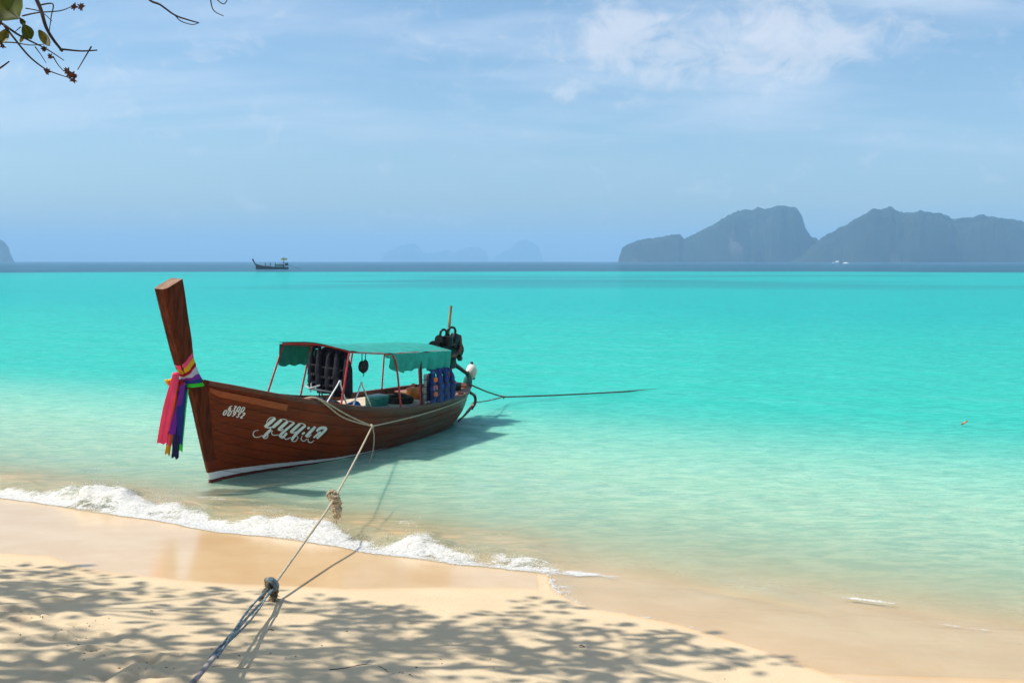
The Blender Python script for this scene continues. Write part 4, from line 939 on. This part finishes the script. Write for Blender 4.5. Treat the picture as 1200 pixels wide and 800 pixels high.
clump('hanging_end', [KA + Vector((.0, 0, .02)), KA + Vector((.03, -.02, -.06)), Vector((KA.x + .03, KA.y - .03, gz + .035))], .045, M_ROPED, kn, KA, 4, 8)
clump('hanging_end', [KA + Vector((-.03, 0, .05)), KA + Vector((-.07, -.03, -.06)), Vector((KA.x - .10, KA.y - .05, gz + .025))], .026, M_ROPED, kn, KA, 3, 9)
G().torus((.01, -.02, .045), .05, .03, (.5, 1, .4), 14, 8).build('loop', M_ROPEB, kn); G().torus((-.03, 0, .03), .05, .027, (1, .3, .2), 14, 8).build('loop', M_ROPED, kn)
stake = empty('mooring_stake', 'short weathered wooden stake driven into the sand holding the rope', 'stake', (STK.x, STK.y, STK.z - .22))
G().tube([(0, 0, -.5), (0, .01, 0), (.01, 0, .38)], [.05, .055, .05], 9).build('post', M_BARK, stake); G().torus((0, 0, .21), .06, .018, (0, .1, 1), 16, 6).build('rope_turn', M_ROPEB, stake)
# stern anchor line
J = Vector(ony(590, 465, 24.3)); S1 = W(7.36, .34, .80); S2 = W(7.62, .24, .36); EN = Vector(onz(768, 456.0, .0)); EN2 = EN + (EN - J).normalized() * 3 - Vector((0, 0, .8))
al = empty('anchor_line', 'thin dark anchor line running off the stern into the water', 'rope', J)
G().tube(rel(al, [J.lerp(EN, u_) - Vector((0, 0, .10 * u_ * (1 - u_))) for u_ in np.linspace(0, 1, 16)] + [EN2]), .020, 6).build('main_line', M_ROPEG, al)
G().tube(rel(al, catmull([S1, S1.lerp(J, .5) - Vector((0, 0, .02)), J], 6)), .018, 6).build('stern_leg', M_ROPED, al); G().tube(rel(al, [S2, S2.lerp(J, .5) - Vector((0, 0, .02)), J]), .013, 6).build('stern_leg', M_ROPED, al)
G().torus((0, 0, 0), .03, .02, (1, .2, .3), 10, 6).build('splice', M_ROPED, al)

# ---------------------------------------------------------------- far vessels
fp = onz(318, 315.4, 0); fb = empty('far_longtail_boat', 'small dark longtail boat anchored on the horizon', 'boat', fp)
k = (342 - 296) / F * fp[1] / 10.0                       # metres per unit so that ten units span its width
MD = mat('far_dark_hull', (.03, .025, .03), .6); MDR = mat('far_red_trim', (.25, .08, .06), .6); MYL = mat('far_yellow_flag', (.75, .60, .05), .6); MAW = mat('far_awning', (.10, .22, .22), .6)
def FB(x, y, z): return (x * k, y * k, z * k)
rows = []
for x in np.linspace(-3.9, 4.3, 20):
    u = (x + 3.9) / 8.2; hw = .75 * math.sin(math.pi * min(.06 + u * .8, .86)) ** .6; zt_ = .55 + .75 * (1 - u) ** 3; 
    rows.append([FB(x, -hw, zt_), FB(x, -hw * .6, -.2), FB(x, hw * .6, -.2), FB(x, hw, zt_), FB(x, 0, zt_ - .15), FB(x, -hw, zt_)])
G().sheet(rows).build('hull', MD, fb)
G().tube([FB(-3.7, 0, .9), FB(-4.2, 0, 1.5), FB(-4.75, 0, 2.6)], [.2 * k, .16 * k, .2 * k], 6).build('prow', MD, fb); G().box(FB(-1.6, -.62, .78), (2.6 * k, .1 * k, .14 * k)).build('trim', MDR, fb)
for x in (-1.45, -.2, 1.0): G().tube([FB(x, 0, .4), FB(x, 0, 1.7)], .08 * k, 6).build('post', MD, fb)
G().box(FB(2.1, 0, .95), (1.8 * k, 1.2 * k, .6 * k)).build('cabin_box', MAW, fb); G().box(FB(2.2, 0, 1.4), (.7 * k, 1.0 * k, .3 * k)).build('crate', mat('far_white', (.7, .7, .7), .6), fb)
G().tube([FB(3.2, 0, .3), FB(3.2, 0, 3.1)], .07 * k, 6).build('mast', MD, fb); G().box(FB(3.3, 0, 2.55), (1.5 * k, .1 * k, .5 * k)).build('flag', MYL, fb)
G().box(FB(3.9, 0, 1.25), (.75 * k, .7 * k, .8 * k)).build('engine', MD, fb, True, .1 * k); G().tube([FB(4.2, 0, 1.0), FB(5.2, 0, .75), FB(7.4, 0, .05)], .05 * k, 6).build('tail_shaft', MD, fb)
G().tube([FB(3.2, -.3, .4), FB(3.2, -.3, 1.2)], .22 * k, 8).ball(FB(3.2, -.3, 1.75), .2 * k).build('deck_gear', MD, fb)
sp_ = onz(981, 308.6, 0); sb2 = empty('speedboat', 'tiny white speedboat crossing in front of the islands', 'speedboat', sp_)
MW = mat('speedboat_white', (.85, .85, .85), .3, .03); kk = 11 / F * sp_[1] / 10
rows = []
for x in np.linspace(-5, 5, 14):
    u = (x + 5) / 10; hw = 1.4 * (min(1, u * 2.2)) ** .6 + .02
    rows.append([(x * kk, -hw * kk, 1.3 * kk), (x * kk, -hw * .6 * kk, -.2 * kk), (x * kk, hw * .6 * kk, -.2 * kk), (x * kk, hw * kk, 1.3 * kk), (x * kk, -hw * kk, 1.3 * kk)])
G().sheet(rows).build('hull', MW, sb2); G().box((.3 * kk, 0, 1.9 * kk), (3.4 * kk, 2 * kk, 1.2 * kk), None, .8).build('cabin', MW, sb2, True, .15 * kk); G().box((-.9 * kk, 0, 2.0 * kk), (.1 * kk, 1.6 * kk, .6 * kk)).build('windscreen', MD, sb2); G().box((4.6 * kk, 0, 1.5 * kk), (.8 * kk, .7 * kk, 1.3 * kk)).build('outboard', MD, sb2)
wk = [[(x * kk, s_ * (.5 + (x - 5) * .06) * kk, (.15 + .9 * math.exp(-((x - 9) / 2.5) ** 2) * (1 - abs(s_))) * kk) for s_ in np.linspace(-1, 1, 7)] for x in np.linspace(5, 22, 24)]
o = G().sheet(wk).build('wake', mat('wake_foam', (.85, .86, .88), .6, .05), None); o.location = sp_; tag(o, 'white streak of wake behind the tiny speedboat', 'wake', kind='stuff')

# ---------------------------------------------------------------- tree at the left edge of the beach
tree = empty('sea_almond_tree', 'sea almond tree with dry seed pods, its crown shading the sand', 'tree', (-10.2, 5.2, float(sand0(-10.2, 5.2)) - .05))
TO = Vector(tree.location)
def shade_mask(px, py):
    bnd = np.interp(px, [-400, 0, 100, 215, 330, 400, 560, 640, 690, 800, 900, 985, 1100], [655, 664, 667, 684, 688, 700, 702, 704, 727, 737, 772, 800, 852])
    return py > bnd
crown = G(); rr = random.Random(5); cl_c = []
tries = 0; LV = []; LF = []
def leaf_verts(c, ax, nr, ln, wdt):
    ax = ax.normalized(); sd = ax.cross(nr).normalized(); nn = sd.cross(ax)
    P = [(0, 0, 0), (.35, .42, .06), (.75, .46, .05), (1, 0, -.06), (.75, -.46, .05), (.35, -.42, .06), (.55, 0, 0)]
    return [c + ax * (a * ln) + sd * (b_ * wdt) + nn * (z_ * ln) for a, b_, z_ in P]
LFC = [(0, 1, 6), (1, 2, 6), (2, 3, 6), (3, 4, 6), (4, 5, 6), (5, 0, 6)]
def proj(p_):
    x, y, z = p_[0], p_[1], p_[2] - H; d = y * math.cos(PITCH) - z * math.sin(PITCH); u = y * math.sin(PITCH) + z * math.cos(PITCH)
    return 600 + F * x / d, 400 - F * u / d
def inframe(p_, mg=30):
    if p_[1] < .5: return False
    a, b_ = proj(p_); return -mg < a < 1200 + mg and -mg - 20 < b_ < 800
while len(cl_c) < 760 and tries < 30000:
    tries += 1
    gx_ = rr.uniform(-9, 3.4); gy_ = rr.uniform(2.0, 11.5); gzz = float(sand0(gx_, gy_))
    a, b_ = proj((gx_, gy_, gzz))
    dens = fbm(np.array(gx_ * 1.5), np.array(gy_ * 1.5), 101, 3).item()
    soft = rr.gauss(0, 6)
    if not shade_mask(a, b_ - 6 + soft): continue
    if dens < .36 + .08 * rr.random() + .04 * float(sstep(np.array(-gy_), -8.2, -6.6)): continue
    h = rr.uniform(6.0, 9.0); c = Vector((gx_, gy_, gzz)) - SUN * (h / -SUN.z)
    if inframe(c, 60): continue
    cl_c.append(c)
for c in cl_c:
    m_ = rr.randint(8, 13)
    for _ in range(m_):
        d = Vector((rr.gauss(0, 1), rr.gauss(0, 1), rr.gauss(0, .55))).normalized(); st = c + d * rr.uniform(.03, .26)
        ln = rr.uniform(.12, .22); nrm = Vector((rr.gauss(0, .5), rr.gauss(0, .5), 1)).normalized()
        if abs(d.dot(nrm)) > .95: nrm = Vector((1, 0, 0))
        crown.add([v - TO for v in leaf_verts(st, d + Vector((0, 0, -.25)), nrm, ln, ln * .62)], LFC)
cro = crown.build('crown', mat('sunlit_crown_leaf', (0.16, 0.19, 0.05), 0.45, 0.3, scale=6, trans=0.5), tree, True); cro['kind'] = 'stuff'
trunk_top = TO + Vector((.8, .5, 5.0))
tr_pts = catmull([TO + Vector((0, 0, -.3)), TO + Vector((.1, .05, .8)), TO + Vector((.35, .3, 2.4)), trunk_top], 6)
G().tube([p_ - TO for p_ in tr_pts], [.34 - .007 * i for i in range(len(tr_pts))], 12).build('trunk', M_BARK, tree)
# limbs: k-means style centres, then a twig from the limb to each leaf cluster
cents = rr.sample(cl_c, 16)
for _ in range(6):
    bins = [[] for _ in cents]
    for c in cl_c: bins[min(range(len(cents)), key=lambda i: (cents[i] - c).length_squared)].append(c)
    cents = [sum(b_, Vector()) / len(b_) if b_ else cents[i] for i, b_ in enumerate(bins)]
TG = G()
for i, c in enumerate(cents):
    st = trunk_top - Vector((0, 0, rr.uniform(0, 1.0))); md = st.lerp(c, .5) + Vector((0, 0, .55))
    P = catmull([st, md, c], 8); n_ = len(P)
    G().tube([p_ - TO for p_ in P], [.11 * (1 - .8 * j / n_) for j in range(n_)], 7).build('limb', M_BARK, tree)
    for q in bins[i]:
        a = min(P, key=lambda p_: (p_ - q).length); mdp = a.lerp(q, .5) + Vector((0, 0, .08)); TG.tube([a - TO, mdp - TO, q - TO], [.018, .012, .005], 4)
tw = TG.build('twig_mass', M_TWIG, tree); tw['kind'] = 'stuff'
# the branch tips that hang into the picture, traced in view at about five metres
DY = 5.0
def T(px, py, dy=0.0): return Vector(ony(px, py, DY + dy)) - TO
def twig(pts, r0, r1, dy=0.0):
    P = catmull([T(a, b_, dy + .02 * math.sin(a * .3)) for a, b_ in pts], 5); n_ = len(P)
    G().tube(P, [r0 + (r1 - r0) * j / (n_ - 1) for j in range(n_)], 6).build('twig', M_TWIG, tree)
twig([(38, -45), (40, -10), (48, 12), (54, 32), (62, 46), (73, 60)], .011, .006); twig([(73, 60), (72, 58), (95, 60), (114, 59)], .006, .003); twig([(107, 55), (101, 65), (91, 82)], .004, .002)
twig([(-25, 12), (4, 29), (20, 40), (35, 48), (55, 58), (75, 71)], .008, .002, .1); twig([(4, 29), (15, 43), (33, 65), (50, 79), (62, 85), (83, 92)], .006, .002, .1)
twig([(-10, 50), (15, 50), (35, 53), (52, 52)], .004, .002, .15); twig([(26, 19), (45, 15), (70, 13), (84, 8)], .004, .002, .05); twig([(62, 66), (68, 76), (75, 84)], .003, .002, .1)
twig([(-20, 92), (0, 80), (11, 72)], .006, .003, -.1); twig([(41, 55), (47, 63), (54, 74)], .003, .0015, .1); twig([(48, 6), (62, 5), (60, 20), (57, 42)], .004, .002, 0); twig([(30, 10), (48, 14), (61, 25)], .003, .002, .05)
twig([(150, -40), (172, -3), (188, 6), (205, 18), (222, 24), (233, 27)], .007, .003, .2); twig([(205, 18), (212, 25), (225, 29), (233, 27)], .003, .002, .2)
twig([(240, -30), (246, -4), (250, 12), (262, 19)], .004, .002, .1); twig([(250, -4), (262, 5), (268, -4)], .003, .002, .1); twig([(24, 32), (18, 37)], .003, .0015, .1)
def fleaf(px, py, ex, ey, wpx, m, dy):
    a = T(px, py, dy); b_ = T(ex, ey, dy - .04); ax = b_ - a; ln = ax.length; nr = Vector((.15, -1, .25)); ax.normalize(); sd = ax.cross(nr).normalized(); nn = sd.cross(ax); w = wpx / F * DY
    rows = []
    for i in range(9):
        u = i / 8; hw = w * .5 * max(math.sin(math.pi * min(max(u, .02), .985)) ** .62, .04) * (1 + .06 * math.sin(i * 3.1))
        rows.append([a + ax * (ln * u) + sd * (hw * v) + nn * (.10 * w * v * v - .12 * w * math.sin(u * 3)) for v in np.linspace(-1, 1, 7)])
    lf_ = G().sheet(rows, .0012).build('leaf', m, tree)
    G().tube([a + ax * (ln * u) + nn * (-.12 * w * math.sin(u * 3) + .003) for u in np.linspace(0, 1, 7)], [.003 - .0003 * i for i in range(7)], 5).build('midrib', M_LEAFY, lf_)
fleaf(-16, -14, 22, 22, 44, M_LEAF, .05); fleaf(28, 30, 37, 46, 13, M_LEAF, .05); fleaf(46, 36, 58, 54, 10, M_LEAFY, .05); fleaf(8, 35, -2, 52, 13, M_LEAFY, .1); fleaf(28, 40, 24, 50, 5, M_LEAFY, .1); fleaf(24, 22, 29, 30, 6, M_LEAF, .1)
def pod(px, py, r, dy=.1):
    c = T(px, py, dy); g = G(); r_ = r / F * DY; q = random.Random(int(px * 7 + py))
    g.ball(c, r_ * .55, 8, 6)
    for _ in range(11):
        d = Vector((q.gauss(0, 1), q.gauss(0, 1), q.gauss(0, 1))).normalized(); g.tube([c, c + d * r_ * .6, c + d * r_ * 1.15], [r_ * .28, r_ * .25, r_ * .04], 5)
    g.build('seed_pod', M_POD, tree)
for a in ((87, 8, 4.5, .05), (95, 8, 4.5, .05), (52, 58, 4), (59, 67, 4), (55, 84, 4.5), (79, 84, 5), (84, 88, 5.5), (86, 94, 4), (3, 54, 4, .15), (27, 26, 3)): pod(*a)
lim = catmull([trunk_top, Vector((-5.4, 4.6, 6.2)), T(20, -75) + TO, T(38, -45) + TO], 6); G().tube([p_ - TO for p_ in lim], [.07 - .0032 * j for j in range(len(lim))], 7).build('limb', M_BARK, tree)
for src, (a, b_) in (((lim[-5]), (-25, 12)), ((lim[-9]), (-20, 92)), ((lim[-4]), (150, -40)), ((lim[-3]), (240, -30)), ((lim[-6]), (-10, 50))):
    e_ = T(a, b_, .1) + TO; md = src.lerp(e_, .5) + Vector((0, 0, .12)); 
    G().tube([p_ - TO for p_ in catmull([src, md, e_], 5)], [.014 - .0007 * j for j in range(11)], 6).build('twig', M_TWIG, tree)

# ---------------------------------------------------------------- litter on the beach and water
def on_sand(px, py):
    p_ = onsand(px, py); return Vector((p_[0], p_[1], sand_z(np.array(p_[0]), np.array(p_[1])).item()))
def litter_leaf(px, py, lpx, rot, label, m):
    c = on_sand(px, py); ln = lpx / F * c.y * 1.05; o = empty('dry_leaf', label, 'leaf', c + Vector((0, 0, .006)), group=None); o.rotation_euler = (.05, .08, rot)
    rows = [[(ln * (u - .5), ln * .26 * math.sin(math.pi * min(max(u, .03), .97)) * v, .10 * ln * v * v + .08 * ln * math.sin(u * 5)) for v in np.linspace(-1, 1, 5)] for u in np.linspace(0, 1, 8)]
    G().sheet(rows, .0015).build('blade', m, o); G().tube([(-ln * .72, 0, .004), (-ln * .45, 0, .01)], .002, 5).build('stalk', M_TWIG, o)
MDL = mat('dry_leaf', (.20, .09, .04), .8, .3)
litter_leaf(682, 758, 7, .3, 'single curled brown leaf on the sand in the shade right of the rope', MDL)
litter_leaf(178, 717, 4, 1.0, 'small dark leaf on shaded sand between the wet edge and the rope', MDL)
litter_leaf(318, 739, 6, .2, 'flat brown leaf on the sand beside the shore rope', MDL)
def stick(pts, r, label):
    P = [on_sand(*q) + Vector((0, 0, r * .8)) for q in pts]; o = empty('stick', label, 'stick', P[0]); P2 = catmull([p_ - P[0] for p_ in P], 5)
    G().tube(P2, [r * (1 - .6 * i / len(P2)) for i in range(len(P2))], 6).build('stem', M_TWIG, o); G().tube([P2[len(P2) // 2], P2[len(P2) // 2] + Vector((.03, .05, .012))], r * .4, 5).build('side_shoot', M_TWIG, o)
stick([(386, 785), (405, 783), (428, 780), (445, 783), (455, 787)], .0035, 'thin curved twig lying on the sand by the rope shadow'); stick([(248, 782), (262, 781), (285, 784), (298, 779)], .002, 'small twig lying on sand beside the shore rope foot')
db = G(); rr2 = random.Random(9)
for (px, py, n_, sx, sy) in ((30, 725, 26, 28, 10), (75, 745, 20, 25, 8), (105, 765, 22, 22, 8), (170, 785, 30, 22, 9), (110, 735, 16, 20, 6), (470, 787, 12, 30, 6), (330, 765, 12, 60, 14), (560, 780, 10, 120, 12), (820, 785, 5, 60, 8)):
    for _ in range(int(n_ * .7)):
        q = (px + rr2.gauss(0, sx * .6), py + rr2.gauss(0, sy * .6))
        if q[1] > 799: continue
        c = on_sand(*q); r = rr2.uniform(.002, .007); db.ball(c + Vector((0, 0, r * .4)), (r * rr2.uniform(.8, 1.8), r, r * .7), 6, 4)
o = db.build('beach_debris', mat('debris', (.20, .13, .08), .9, .4), None); tag(o, 'scattered dark bits of bark and shell grit on the sand', 'debris', kind='stuff')
c = onz(1130, 498, .012); o = empty('floating_leaf', 'single orange leaf floating on open turquoise water', 'leaf', c)
rows = [[(.13 * (u - .5), .045 * math.sin(math.pi * min(max(u, .04), .96)) * v, .03 * v * v + .03 * u + .05 * u * u) for v in np.linspace(-1, 1, 5)] for u in np.linspace(0, 1, 8)]
G().sheet(rows, .002).build('blade', mat('orange_leaf', (.42, .13, .04), .6, .2), o); G().tube([(-.12, 0, .01), (-.08, 0, .012)], .003, 5).build('stalk', M_TWIG, o)
